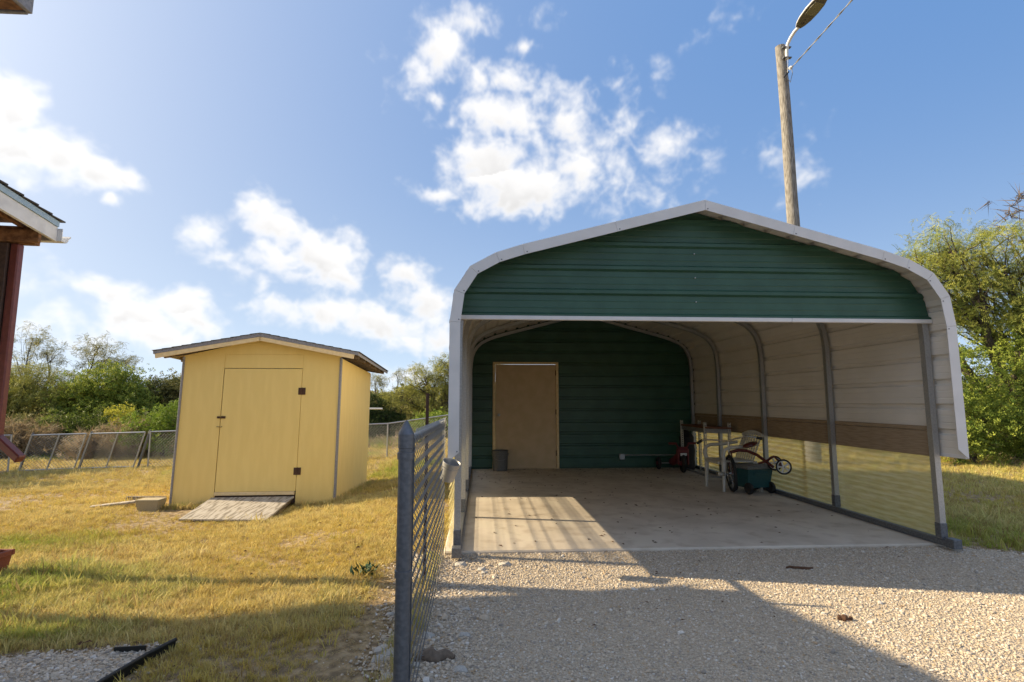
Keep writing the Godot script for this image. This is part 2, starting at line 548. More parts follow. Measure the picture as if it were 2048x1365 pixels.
func make_ground() -> void:
	var xs := axis(-500.0, 500.0, -14.0, 11.0, .25)
	var zs := axis(-600.0, 200.0, -19.0, 1.0, .25)
	var g := MB.new()
	for i in xs.size() - 1:
		for j in zs.size() - 1:
			var q: Array[Vector3] = []
			for e in [[0, 0], [1, 0], [1, 1], [0, 1]]:
				var x := xs[i + e[0]]
				var z := zs[j + e[1]]
				q.append(Vector3(x, ground_y(x, z), z))
			g.quad(q[0], q[1], q[2], q[3], Vector3.UP)
	structure("ground", g, M.soil)
	var d := MB.new()
	var st := .08
	for i in int(14.0 / st):
		for j in int(6.0 / st):
			var x := -4.0 + i * st
			var z := -5.0 + j * st
			if gravel_at(x + st / 2, z + st / 2) > 0.0:
				var q: Array[Vector3] = []
				for e in [[0, 0], [1, 0], [1, 1], [0, 1]]:
					q.append(Vector3(x + e[0] * st, ground_y(x + e[0] * st, z + e[1] * st) + .006, z + e[1] * st))
				d.quad(q[0], q[1], q[2], q[3], Vector3.UP)
	structure("gravel_driveway", d, M.gravel)
	var s := MB.new()
	# slab with a slightly wavering front edge
	s.slab(Vector3(-.32, -.14, -10.62), Vector3(4.40, 0.0, -4.82), .012)
	structure("concrete_slab", s, M.concrete)

# ---------------------------------------------------------------- carport
const MID := 2.02
const HALF := [[2.27, .82], [2.27, 1.99], [2.235, 2.26], [2.105, 2.465], [1.89, 2.585], [1.66, 2.662], [0.0, 3.105]]

func hoop(inset: float, foot := -1.0) -> PackedVector2Array:   # the arch, left foot to right foot, moved inwards by inset
	var p := PackedVector2Array()
	for i in 7:
		var y: float = foot if foot >= 0.0 and i == 0 else HALF[i][1]
		p.append(Vector2(MID - HALF[i][0], y))
	for i in range(5, -1, -1):
		p.append(Vector2(MID + HALF[i][0], p[i].y))
	var o := PackedVector2Array()
	for i in p.size():
		var a := (p[i] - p[maxi(i - 1, 0)]).normalized()
		var b := (p[mini(i + 1, p.size() - 1)] - p[i]).normalized()
		if i == 0:
			a = b
		if i == p.size() - 1:
			b = a
		var n := Vector2(a.y, -a.x) + Vector2(b.y, -b.x)
		n = n.normalized()
		o.append(p[i] + n * inset / maxf(.6, n.dot(Vector2(a.y, -a.x))))
	return o

func smooth_arch(p: PackedVector2Array) -> PackedVector2Array:   # softens the corner bends of an arch
	var o := PackedVector2Array([p[0]])
	for i in range(1, p.size() - 1):
		if i == 6:
			o.append(p[i])
			continue
		o.append(p[i].lerp(p[i - 1], minf(.3, .06 / p[i].distance_to(p[i - 1]))))
		o.append(p[i].lerp(p[i + 1], minf(.3, .06 / p[i].distance_to(p[i + 1]))))
	o.append(p[p.size() - 1])
	return o

func sweep(mb: MB, path: PackedVector2Array, sec: PackedVector2Array, z: float) -> void:   # section x inwards, y along z
	for i in path.size() - 1:
		var rows := []
		for e in 2:
			var k := i + e
			var a := (path[k] - path[maxi(k - 1, 0)]).normalized()
			var b := (path[mini(k + 1, path.size() - 1)] - path[k]).normalized()
			if k == 0:
				a = b
			if k == path.size() - 1:
				b = a
			var n := Vector2(a.y + b.y, -a.x - b.x).normalized()
			n /= maxf(.6, n.dot(Vector2(a.y, -a.x)))
			var row := PackedVector3Array()
			for q in sec:
				row.append(Vector3(path[k].x + n.x * q.x, path[k].y + n.y * q.x, z + q.y))
			rows.append(row)
		var c := Vector3.ZERO
		for q in rows[0]:
			c += q / sec.size()
		for q in sec.size():
			var q2 := (q + 1) % sec.size()
			var mid: Vector3 = (rows[0][q] + rows[0][q2]) * .5
			mb.quad(rows[0][q], rows[0][q2], rows[1][q2], rows[1][q], mid - c)
		for e in [0, 1]:
			if (e == 0 and i == 0) or (e == 1 and i == path.size() - 2):
				for q in range(1, sec.size() - 1):
					mb.ftri(rows[e][0], rows[e][q], rows[e][q + 1], rows[e][0] - rows[1 - e][0])

const RIB := [[-.032, 0.0], [-.015, .025], [.015, .025], [.032, 0.0], [.072, 0.0], [.080, .0022], [.088, 0.0], [.138, 0.0], [.146, .0022], [.154, 0.0]]
const PITCH := .2286

func rib_stations(total: float, start := 0.0) -> Array:   # [arc length, height] along a ribbed sheet
	var o := []
	var k := 0
	while true:
		for r in RIB:
			var s: float = start + k * PITCH + r[0]
			if s > total:
				return o
			if s >= 0.0:
				o.append([s, r[1]])
		k += 1
	return o

func ribbed_wall(root: Node3D, called: String, outline: PackedVector2Array, z: float, out: float, y0: float, m: Material, hole := Rect2()) -> void:   # ribs run level; one mesh for each sheet of four ribs
	var st := rib_stations(4.0, .02)
	var ys := []
	for s in st:
		ys.append([y0 + s[0], s[1]])
	for q in outline:
		ys.append([q.y, -1.0])
	if hole.size.y > 0.0:
		ys.append([hole.end.y, -1.0])
	ys.append([y0, -1.0])
	ys.sort_custom(func(a, b): return a[0] < b[0])
	var top := -9.0
	for q in outline:
		top = maxf(top, q.y)
	var rows := []
	var prev := 0.0
	for i in ys.size():
		if ys[i][0] < y0 - .0001 or ys[i][0] > top:
			continue
		var hgt: float = ys[i][1]
		if hgt < 0.0:   # height between its ribbed neighbours
			var lo := i
			while lo >= 0 and ys[lo][1] < 0.0:
				lo -= 1
			var hi := i
			while hi < ys.size() and ys[hi][1] < 0.0:
				hi += 1
			if lo < 0 or hi >= ys.size():
				hgt = 0.0
			else:
				hgt = lerpf(ys[lo][1], ys[hi][1], (ys[i][0] - ys[lo][0]) / maxf(1e-5, ys[hi][0] - ys[lo][0]))
		if rows.size() and ys[i][0] - prev < .0005:
			continue
		prev = ys[i][0]
		rows.append([ys[i][0], hgt])
	var mb := MB.new()
	var sheet := 0
	for i in rows.size() - 1:
		var sp := []
		for e in 2:
			var y: float = rows[i + e][0]
			var lo := 1e9
			var hi := -1e9
			for q in outline.size():
				var a := outline[q]
				var b := outline[(q + 1) % outline.size()]
				if minf(a.y, b.y) <= y + .0002 and maxf(a.y, b.y) >= y - .0002:
					var xs := [a.x, b.x] if absf(a.y - b.y) < .0005 else [lerpf(a.x, b.x, clampf((y - a.y) / (b.y - a.y), 0, 1))]
					for x in xs:
						lo = minf(lo, x)
						hi = maxf(hi, x)
			sp.append([lo, hi, y, z + out * rows[i + e][1]])
		var spans := [[sp[0][0], sp[0][1], sp[1][0], sp[1][1]]]
		if hole.size.y > 0.0 and (rows[i][0] + rows[i + 1][0]) * .5 < hole.end.y:
			spans = [[sp[0][0], hole.position.x, sp[1][0], hole.position.x], [hole.end.x, sp[0][1], hole.end.x, sp[1][1]]]
		for s in spans:
			mb.quad(Vector3(s[0], sp[0][2], sp[0][3]), Vector3(s[1], sp[0][2], sp[0][3]), Vector3(s[3], sp[1][2], sp[1][3]), Vector3(s[2], sp[1][2], sp[1][3]), Vector3(0, 0, out))
		var now := int((rows[i + 1][0] - y0) / (PITCH * 4.0))
		if now != sheet and i < rows.size() - 3:
			part(root, called, mb, m)
			mb = MB.new()
			sheet = now
	part(root, called, mb, m)

func make_carport() -> void:
	var root := thing("carport", "metal carport with white arched roof, dark green gable and open front on a concrete slab", "carport", Vector3(MID, 0, -7.6))
	var z0 := -4.5
	var z1 := -10.5
	# ribbed white sheets over the arch
	var p := hoop(0.0)
	var acc := PackedFloat32Array([0.0])
	for i in range(1, p.size()):
		acc.append(acc[i - 1] + p[i].distance_to(p[i - 1]))
	var total := acc[acc.size() - 1]
	var st := rib_stations(total, .03)
	for a in acc:
		st.append([a, -1.0])
	st.sort_custom(func(a, b): return a[0] < b[0])
	var clean := []
	for i in st.size():
		var hgt: float = st[i][1]
		if hgt < 0.0:
			hgt = 0.0
			if i > 0 and i < st.size() - 1 and st[i - 1][1] >= 0.0 and st[i + 1][1] >= 0.0:
				hgt = lerpf(st[i - 1][1], st[i + 1][1], (st[i][0] - st[i - 1][0]) / maxf(1e-5, st[i + 1][0] - st[i - 1][0]))
		if clean.size() and st[i][0] - clean[-1][0] < .0006:
			continue
		clean.append([st[i][0], hgt])
	var pts := []
	for c in clean:
		var k := 0
		while k < acc.size() - 2 and acc[k + 1] < c[0]:
			k += 1
		var q := p[k].lerp(p[k + 1], (c[0] - acc[k]) / (acc[k + 1] - acc[k]))
		var e := (p[k + 1] - p[k]).normalized()
		pts.append([q + Vector2(-e.y, e.x) * c[1], Vector2(-e.y, e.x), c[0]])
	var mb := MB.new()
	var sheet := 0
	for i in pts.size() - 1:
		var a: Vector2 = pts[i][0]
		var b: Vector2 = pts[i + 1][0]
		mb.quad(Vector3(a.x, a.y, z0), Vector3(b.x, b.y, z0), Vector3(b.x, b.y, z1), Vector3(a.x, a.y, z1), Vector3(pts[i][1].x, pts[i][1].y, 0))
		var now := int(pts[i + 1][2] / (PITCH * 3.0))
		if now != sheet:
			part(root, "roof_sheet", mb, M.white_steel)
			mb = MB.new()
			sheet = now
	if mb.v.size():
		part(root, "roof_sheet", mb, M.white_steel)
	# front trim: one folded piece for each straight run
	var o := hoop(-.022)
	o[0].y = .80
	o[o.size() - 1].y = .80
	for i in o.size() - 1:
		var t := MB.new()
		var cuts := [0.0, 1.0]
		if i == 5 or i == 6:
			cuts = [0.0, .5, 1.0]
		for c in cuts.size() - 1:
			t = MB.new()
			var a := (o[i + 1] - o[i]).normalized()
			var rows := []
			for e in 2:
				var f: float = cuts[c + e]
				var q := o[i].lerp(o[i + 1], f)
				var n := Vector2(a.y, -a.x)
				if f == 0.0 and i > 0:
					var b := (o[i] - o[i - 1]).normalized()
					n = (n + Vector2(b.y, -b.x)).normalized()
					n /= n.dot(Vector2(a.y, -a.x))
				elif f == 1.0 and i < o.size() - 2:
					var b := (o[i + 2] - o[i + 1]).normalized()
					n = (n + Vector2(b.y, -b.x)).normalized()
					n /= n.dot(Vector2(a.y, -a.x))
				elif i == 0 and f == 0.0 or i == o.size() - 2 and f == 1.0:   # feet of the trim are cut on a slant
					n = Vector2(n.x, n.y + .9)
				q += a * (.0012 if e == 0 else -.0012)
				rows.append([q, q + n * .092])
			var A: Vector2 = rows[0][0]
			var B: Vector2 = rows[0][1]
			var C: Vector2 = rows[1][1]
			var D: Vector2 = rows[1][0]
			var poly := PackedVector2Array([A, B, C, D])
			t.prism(poly, .006, Transform3D(Basis(), Vector3(0, 0, z0 + .004)))
			var w := Vector2(a.y, -a.x) * .006   # the part folded back over the sheet
			t.prism(PackedVector2Array([A, A + w, D + w, D]), .1, Transform3D(Basis(), Vector3(0, 0, z0 - .096)))
			var tp := part(root, "trim", t, M.trim)
			var sc := MB.new()
			var at := B.lerp(A, .18) + a * .022
			sc.lathe(PackedVector2Array([Vector2(0, .004), Vector2(.005, .003), Vector2(.0065, -.003)]), 8, Transform3D(Basis(Vector3.RIGHT, PI / 2), Vector3(at.x, at.y, z0 + .011)))
			part(tp, "screw", sc, M.galv_dull)
	# sheet ends along the bottom
	for s in [-1.0, 1.0]:
		var t := MB.new()
		t.slab(Vector3(MID + s * 2.268, .80, z0 + .002), Vector3(MID + s * 2.298, .835, z1), .003)
		part(root, "bottom_trim", t, M.trim)
	# green gable panel with its white lower edge
	var g := hoop(.008)
	var gp := PackedVector2Array([Vector2(g[1].x, 2.065)])
	for i in range(2, g.size() - 2):
		gp.append(g[i])
	gp.append(Vector2(g[11].x, 2.065))
	ribbed_wall(root, "gable_sheet", gp, -4.733, 1.0, 2.065, M.green_steel)
	var hd := MB.new()
	hd.slab(Vector3(g[1].x + .004, 2.045, -4.738), Vector3(2.9, 2.083, -4.700), .004)
	part(root, "header_trim", hd, M.trim)
	hd = MB.new()
	hd.slab(Vector3(2.902, 2.045, -4.738), Vector3(g[11].x - .004, 2.083, -4.699), .004)
	part(root, "header_trim", hd, M.trim)
	for q in [[.3, 2.1], [.72, 2.1], [1.16, 2.1], [1.6, 2.1], [1.87, 2.1], [2.06, 2.1], [2.5, 2.1], [2.85, 2.1], [3.3, 2.1], [3.62, 2.1], [3.95, 2.1], [2.0, 2.23], [2.0, 2.46], [2.0, 2.69]]:
		var sc := MB.new()
		sc.lathe(PackedVector2Array([Vector2(.0, .006), Vector2(.006, .004), Vector2(.008, -.008)]), 8, Transform3D(Basis(Vector3.RIGHT, PI / 2), Vector3(q[0], q[1], -4.727)))
		part(root, "screw", sc, M.galv)
	# back wall with a doorway
	var bw := hoop(-.03)
	var bp := PackedVector2Array([Vector2(bw[0].x, -.02)])
	for i in range(1, bw.size() - 1):
		bp.append(bw[i])
	bp.append(Vector2(bw[12].x, -.02))
	ribbed_wall(root, "back_wall_sheet", bp, -10.46, -1.0, -.02, M.green_steel, Rect2(.235, 0, 1.305, 2.085))
	# five steel arches, level rails
	var sec := PackedVector2Array([Vector2(-.028, -.028), Vector2(.028, -.028), Vector2(.028, .028), Vector2(-.028, .028)])
	for z in [-4.765, -6.21, -7.73, -9.21, -10.40]:
		var f := MB.new()
		sweep(f, smooth_arch(hoop(.053, .062)), sec, z)
		part(root, "arch_frame", f, M.galv)
	for x in [MID - 2.217, MID + 2.217]:
		var r := MB.new()
		r.slab(Vector3(x - .029, .004, -4.70), Vector3(x + .029, .061, -10.44), .004)
		part(root, "base_rail", r, M.galv_dull)
		for z in [-4.765, -6.21, -7.73, -9.21]:
			var s := MB.new()
			s.slab(Vector3(x - .034, .066, z - .034), Vector3(x + .034, .20, z + .034), .004)
			part(root, "post_sleeve", s, M.galv_dull)
		var foot := MB.new()
		foot.slab(Vector3(x - .04, .004, -4.695), Vector3(x + .04, .085, -4.60), .004)
		part(root, "rail_end", foot, M.galv_dull)
	# wooden girt behind the right-wall posts; brown board below paints shade on the sheet
	var zs := [-4.80, -7.1, -10.38]
	for i in 2:
		var b := MB.new()
		b.slab(Vector3(MID + 2.248, 1.035, zs[i] - .002), Vector3(MID + 2.266, 1.075, zs[i + 1] + .002), .002)
		part(root, "wood_girt", b, M.plank)
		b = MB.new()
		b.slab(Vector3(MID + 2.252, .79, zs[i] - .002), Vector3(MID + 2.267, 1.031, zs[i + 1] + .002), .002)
		part(root, "shade_board", b, M.plank)
	# fibreglass skirts
	for e in [[-4.79, -6.93, 4.303, .0035], [-6.85, -10.42, 4.292, .010]]:
		var c := MB.new()
		skirt(c, e[2], e[0], e[1], .03, .85, .0, e[3])
		part(root, "fibreglass_sheet", c, M.fiber)
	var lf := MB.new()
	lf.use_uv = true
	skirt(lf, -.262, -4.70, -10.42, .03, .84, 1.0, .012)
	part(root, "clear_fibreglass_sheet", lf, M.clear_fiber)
	# door in the back wall
	var dz := -10.44
	for e in [[Vector3(.235, .0, 0), Vector3(.283, 2.085, 0)], [Vector3(1.492, .0, 0), Vector3(1.54, 2.085, 0)], [Vector3(.285, 2.04, 0), Vector3(1.49, 2.085, 0)]]:
		var fr := MB.new()
		fr.slab(e[0] + Vector3(0, .004, dz - .06), e[1] + Vector3(0, 0, dz + .03), .004)
		part(root, "door_frame", fr, M.yellow_trim)
	var dr := MB.new()
	dr.slab(Vector3(.287, .003, dz - .045), Vector3(1.488, 2.036, dz - .001), .003)
	var door := part(root, "door", dr, M.door_tan)
	var kn := MB.new()
	kn.lathe(PackedVector2Array([Vector2(0, .07), Vector2(.018, .066), Vector2(.028, .05), Vector2(.024, .034), Vector2(.012, .026), Vector2(.012, .01), Vector2(.03, .008), Vector2(.03, 0)]), 14, Transform3D(Basis(Vector3.RIGHT, PI / 2), Vector3(.355, 1.04, dz)))
	part(door, "knob", kn, M.galv)
	for y in [.25, 1.05, 1.82]:
		var hi := MB.new()
		hi.rod(Vector3(1.489, y, dz + .012), Vector3(1.489, y + .1, dz + .012), .011)
		part(door, "hinge", hi, M.rust)
	# outlet box and conduit
	var ob := MB.new()
	ob.slab(Vector3(2.73, .17, -10.455), Vector3(2.84, .28, -10.39), .008)
	part(root, "outlet_box", ob, M.galv)
	var cd := MB.new()
	cd.rod(Vector3(2.84, .255, -10.42), Vector3(4.15, .255, -10.42), .011)
	part(root, "conduit", cd, M.galv)

func skirt(mb: MB, x: float, za: float, zb: float, ya: float, yb: float, flat: float, amp: float) -> void:
	var n := 84
	for i in n:
		var p := []
		for e in 2:
			var t := float(i + e) / n
			p.append(Vector3(x + amp * sin(t * (yb - ya) / .068 * TAU), lerpf(ya, yb, t), t))
		for k in 2:
			var a := [Vector3(p[0].x, p[0].y, za), Vector3(p[1].x, p[1].y, za), Vector3(p[1].x, p[1].y, zb), Vector3(p[0].x, p[0].y, zb)]
			var o := Vector3(1, 0, 0)
			if k == 0:
				mb.ftri(a[0], a[1], a[2], o)
			else:
				mb.ftri(a[0], a[2], a[3], o)
			if mb.use_uv:
				for q in 3:
					var vv := mb.v[mb.v.size() - 3 + q]
					mb.uv.append(Vector2((vv.z - za) / (zb - za), (vv.y - ya) / (yb - ya)))

# ---------------------------------------------------------------- shed
func make_shed() -> void:
	var root := thing("garden_shed", "pale yellow wooden shed with a low gabled roof and a closed plank door", "shed", Vector3(-4.68, -.27, -8.485))
	root.basis = Basis(Vector3.UP, deg_to_rad(1.1)) * Basis(Vector3.RIGHT, deg_to_rad(-2.6))
	var W := 2.42
	var D := 2.6
	var H := 2.30
	var P := 2.585
	# walls: front with doorway, sides, back
	var f := MB.new()
	var zf := -.02
	var dl := .617
	var dr := 1.832
	f.prism(PackedVector2Array([Vector2(0, 0), Vector2(dl, 0), Vector2(dl, 2.33), Vector2(dr, 2.33), Vector2(dr, 0), Vector2(W, 0), Vector2(W, H), Vector2(W / 2, P), Vector2(0, H)]), .02, Transform3D(Basis(), Vector3(0, 0, zf)))
	part(root, "front_wall", f, M.yellow, true)
	var hp := MB.new()
	hp.slab(Vector3(dl + .002, 2.107, -.022), Vector3(dr - .002, 2.328, -.004), .002)
	part(root, "header_panel", hp, M.yellow, true)
	var s := MB.new()
	s.slab(Vector3(0, 0, -D), Vector3(.02, H, -.022), .002)
	part(root, "side_wall", s, M.yellow, true)
	for e in [[-.022, -1.22], [-1.223, -D]]:
		s = MB.new()
		s.slab(Vector3(W - .02, .02, e[0]), Vector3(W, H - .02, e[1]), .002)
		part(root, "side_wall", s, M.yellow_side, true)
	s = MB.new()
	s.prism(PackedVector2Array([Vector2(.022, 0), Vector2(W - .022, 0), Vector2(W - .022, H), Vector2(W / 2, P), Vector2(.022, H)]), .02, Transform3D(Basis(), Vector3(0, 0, -D + .002)))
	part(root, "back_wall", s, M.yellow, true)
	for e in [[W - .012, W + .018, -.05, .018], [-.018, .012, -.05, .018]]:
		var c := MB.new()
		c.slab(Vector3(e[0], -.01, e[2]), Vector3(e[1], H - .02, e[3]), .004)
		part(root, "corner_board", c, M.grey_trim, true)
	# floor skid seen under the door
	var k := MB.new()
	k.slab(Vector3(dl + .004, .02, -.12), Vector3(dr - .004, .14, -.024), .004)
	part(root, "floor_edge", k, M.post_brown, true)
	k = MB.new()
	k.slab(Vector3(W - .1, -.1, -D), Vector3(W - .03, .018, -.05), .004)
	part(root, "skid", k, M.post_brown, true)
	# door: one leaf with a bottom rail
	var d := MB.new()
	d.slab(Vector3(dl + .011, .2, -.02), Vector3(dr - .006, 2.097, .003), .003)
	var door := part(root, "door", d, M.yellow, true)
	d = MB.new()
	d.slab(Vector3(dl + .003, 2.07, -.06), Vector3(dr - .003, 2.16, -.026), .003)
	d.slab(Vector3(dl - .04, .15, -.06), Vector3(dl + .05, 2.069, -.026), .003)
	part(root, "door_stop", d, M.rafter, true)
	d = MB.new()
	d.slab(Vector3(dl + .004, .145, -.018), Vector3(dr - .02, .197, .010), .004)
	part(door, "bottom_rail", d, M.yellow_trim, true)
	for y in [.50, 1.74]:
		var h := MB.new()
		h.slab(Vector3(1.783, y - .055, .004), Vector3(1.83, y + .055, .009), .001)
		h.slab(Vector3(1.842, y - .055, .004), Vector3(1.893, y + .055, .009), .001)
		h.rod(Vector3(1.836, y - .058, .009), Vector3(1.836, y + .058, .009), .007)
		part(door, "hinge", h, M.rust, true)
	var l := MB.new()
	l.slab(Vector3(.635, 1.312, .004), Vector3(.70, 1.35, .014), .002)
	l.slab(Vector3(.575, 1.315, .004), Vector3(.612, 1.347, .018), .002)
	l.rod(Vector3(.58, 1.331, .018), Vector3(.69, 1.331, .018), .008)
	part(door, "bolt", l, M.rust, true)
	l = MB.new()
	l.tube(PackedVector3Array([Vector3(.578, 1.185, .004), Vector3(.585, 1.187, .016), Vector3(.648, 1.182, .016), Vector3(.66, 1.19, .005)]), PackedFloat32Array([.005]), 6)
	part(door, "hook", l, M.rust, true)
	# roof: two decks, shingles by courses, fascia, rafters
	var ov := .2
	for side: float in [-1.0, 1.0]:
		var a := Vector2(W / 2, P + .055)
		var b := Vector2(W / 2 + side * (W / 2 + (.37 if side < 0 else .32)), 2.345)
		var u := (b - a).normalized()
		var n := Vector2(-u.y, u.x) * side
		var deck := MB.new()
		deck.prism(PackedVector2Array([a, b, b - n * .014, a - n * .014]), D + 2 * ov, Transform3D(Basis(), Vector3(0, 0, -D - ov)))
		part(root, "roof_deck", deck, M.rafter, true)
		var len := a.distance_to(b)
		var courses := 11
		for i in courses:
			var sh := MB.new()
			var q0 := a + u * (len * i / courses)
			var q1 := a + u * (len * (i + 1) / courses + .012)
			sh.prism(PackedVector2Array([q0 + n * .002, q1 + n * .007, q1 + n * .013, q0 + n * .005]), D + 2 * ov + .03, Transform3D(Basis(), Vector3(0, 0, -D - ov - .015)))
			part(root, "shingle_course", sh, M.shingle, true)
		# rake boards in front: grey drip edge over a cream fascia
		var z := ov - .0
		var fb := MB.new()
		var e1 := b - u * (.02 if side < 0 else .06)
		fb.prism(PackedVector2Array([a - n * .058, e1 - n * .05, e1 - n * .118, a - n * .118]), .02, Transform3D(Basis(), Vector3(0, 0, z - .02)))
		part(root, "rake_fascia", fb, M.yellow_trim, true)
		fb = MB.new()
		fb.prism(PackedVector2Array([a, b, b - n * .05, a - n * .055]), .026, Transform3D(Basis(), Vector3(0, 0, z - .022)))
		part(root, "rake_drip_edge", fb, M.grey_trim, true)
		var ef := MB.new()
		ef.prism(PackedVector2Array([b + n * .0, b - n * .05, b - n * .05 - u * .015, b - u * .015]), D + 2 * ov - .03, Transform3D(Basis(), Vector3(0, 0, -D - ov + .004)))
		part(root, "eave_edge", ef, M.grey_trim, true)
		for i in 6:
			var rz := -.02 - i * (D - .1) / 5.0
			var rf := MB.new()
			var r0 := a + u * (W / 2 - .15) - n * .016
			var r1 := b - u * .03 - n * .016
			rf.prism(PackedVector2Array([r0, r1, r1 - n * .075, r0 - n * .09]), .04, Transform3D(Basis(), Vector3(0, 0, rz - .04)))
			part(root, "rafter", rf, M.rafter, true)
	# ramp and the bits lying by the shed
	var rp := thing("plywood_ramp", "weathered grey plywood ramp leaning from the grass up to the shed door", "ramp", Vector3(-3.4, -.27, -7.9))
	var r := MB.new()
	var top := [Vector3(-4.07, -.165, -8.46), Vector3(-2.85, -.16, -8.47)]
	var bot := [Vector3(-3.98, -.262, -7.43), Vector3(-2.80, -.255, -7.30)]
	var th := Vector3(0, .022, 0)
	r.quad(top[0] + th, top[1] + th, bot[1] + th, bot[0] + th, Vector3.UP)
	r.quad(top[0], top[1], bot[1], bot[0], Vector3.DOWN)
	r.quad(bot[0], bot[1], bot[1] + th, bot[0] + th, Vector3.BACK)
	r.quad(top[1], bot[1], bot[1] + th, top[1] + th, Vector3.RIGHT)
	r.quad(top[0], bot[0], bot[0] + th, top[0] + th, Vector3.LEFT)
	r.quad(top[0], top[1], top[1] + th, top[0] + th, Vector3.FORWARD)
	part(rp, "sheet", r, M.ramp)
	for i in 3:
		r = MB.new()
		var x := -3.9 + i * .5
		r.bar(Vector3(x, -.195, -8.44), Vector3(x + .05, -.295, -7.5), .04, .05, Vector3.RIGHT)
		part(rp, "batten", r, M.rafter)

# ---------------------------------------------------------------- house corner
func make_porch() -> void:
	var root := thing("house_porch", "porch roof corner of the house with white fascia, brown beam and dark post", "porch", Vector3(-4.0, -.2, -5.06))
	var s := .115
	var zf := -5.06
	var zb := -3.0
	var xr := -4.0
	var xl := -9.0
	var rise := func(z: float) -> float: return (z - zf) * s
	for e in [["fascia", 2.805, 2.94, xr - .03, xr, M.white_wood], ["drip_edge", 2.943, 2.995, xr - .026, xr + .012, M.blue_trim]]:
		var f := MB.new()
		f.prism(PackedVector2Array([Vector2(-zf, e[1]), Vector2(-zb, e[1] + rise.call(zb)), Vector2(-zb, e[2] + rise.call(zb)), Vector2(-zf, e[2])]), e[4] - e[3], Transform3D(Basis(Vector3(0, 0, -1), Vector3.UP, Vector3.RIGHT), Vector3(e[3], 0, 0)))
		part(root, e[0], f, e[5])
	var deck := MB.new()
	deck.prism(PackedVector2Array([Vector2(-zf, 2.965), Vector2(-zb, 2.965 + rise.call(zb)), Vector2(-zb, 2.985 + rise.call(zb)), Vector2(-zf, 2.985)]), xr - .03 - xl, Transform3D(Basis(Vector3(0, 0, -1), Vector3.UP, Vector3.RIGHT), Vector3(xl, 0, 0)))
	part(root, "roof_deck", deck, M.brown_wood)
	for i in 12:
		var sh := MB.new()
		var za := zf - .05 + i * .175
		var zc := za + .19
		sh.prism(PackedVector2Array([Vector2(-za, 3.008 + rise.call(za)), Vector2(-zc, 2.998 + rise.call(zc)), Vector2(-zc, 3.004 + rise.call(zc)), Vector2(-za, 3.02 + rise.call(za))]), xr + .03 - xl, Transform3D(Basis(Vector3(0, 0, -1), Vector3.UP, Vector3.RIGHT), Vector3(xl, 0, 0)))
		part(root, "shingle_course", sh, M.shingle)
	var b := MB.new()
	b.slab(Vector3(xl, 2.735, -5.0), Vector3(xr - .09, 2.90, -4.93), .005)
	part(root, "beam", b, M.brown_wood)
	b = MB.new()
	b.slab(Vector3(xl, 2.745, -4.925), Vector3(xr - .035, 2.86, -4.89), .005)
	part(root, "beam", b, M.brown_wood)
	for i in 9:
		var rf := MB.new()
		var x := xr - .2 - i * .55
		rf.bar(Vector3(x, 2.93, -5.03), Vector3(x, 2.93 + rise.call(zb), zb), .12, .04, Vector3.UP, .003)
		part(root, "rafter", rf, M.brown_wood)
	# gutter along the low edge, and the downspout on the post
	var gp := PackedVector2Array([Vector2(0, .0), Vector2(.06, 0), Vector2(.075, .02), Vector2(.085, .045), Vector2(.11, .055), Vector2(.125, .07), Vector2(.13, .06), Vector2(.118, .045), Vector2(.1, .035), Vector2(.09, .006), Vector2(.07, -.012), Vector2(0, -.012)])
	var g := MB.new()
	g.prism(gp, -xl + xr + .04, Transform3D(Basis(Vector3(0, 0, -1), Vector3.UP, Vector3.RIGHT), Vector3(xl, 2.82, zf)))
	g.slab(Vector3(xl, 2.81, zf - .012), Vector3(xr + .04, 2.93, zf - .002), .002)
	part(root, "gutter", g, M.white_wood)
	for e in [[-4.34, -4.945], [-6.6, -4.8]]:
		var ps := MB.new()
		ps.slab(Vector3(e[0] - .06, ground_y(e[0], e[1]) - .05, e[1] - .05), Vector3(e[0] + .06, 2.733, e[1] + .05), .006)
		part(root, "post", ps, M.post_brown)
	var d := MB.new()
	d.slab(Vector3(-4.277, .95, -4.985), Vector3(-4.205, 2.733, -4.915), .01)
	d.bar(Vector3(-4.241, 1.0, -4.95), Vector3(-3.98, .81, -4.87), .07, .07, Vector3.UP, .01)
	part(root, "downspout", d, M.red_metal)
	root.rotation.y = deg_to_rad(5.0)
	# the house behind the porch: a wall and an eave, outside the picture but for the eave's corner
	var house := thing("house", "grey eave corner of the house above the porch roof", "house", Vector3(-6.0, -.1, -1.0))
	var w := MB.new()
	w.slab(Vector3(-10.0, -.1, -2.98), Vector3(-3.75, 3.84, -2.83), .01)
	w.slab(Vector3(-3.9, -.1, -2.829), Vector3(-3.75, 3.84, 4.0), .01)
	part(house, "wall", w, M.white_wood)
	var so := MB.new()
	so.slab(Vector3(-10.0, 3.845, -3.35), Vector3(-2.99, 3.865, 4.2), .003)
	part(house, "soffit", so, M.brown_wood)
	var fa := MB.new()
	fa.slab(Vector3(-2.985, 3.835, -3.37), Vector3(-2.955, 4.03, 4.2), .004)
	part(house, "fascia", fa, M.grey_trim)
	fa = MB.new()
	fa.slab(Vector3(-10.0, 3.835, -3.38), Vector3(-2.99, 4.03, -3.353), .004)
	part(house, "fascia", fa, M.grey_trim)
	var rf := MB.new()
	rf.prism(PackedVector2Array([Vector2(-2.93, 4.035), Vector2(-2.93, 4.05), Vector2(-6.5, 5.3), Vector2(-10.0, 4.05), Vector2(-10.0, 4.035), Vector2(-6.5, 5.27)]), 7.65, Transform3D(Basis(), Vector3(0, 0, -3.42)))
	part(house, "roof", rf, M.shingle)

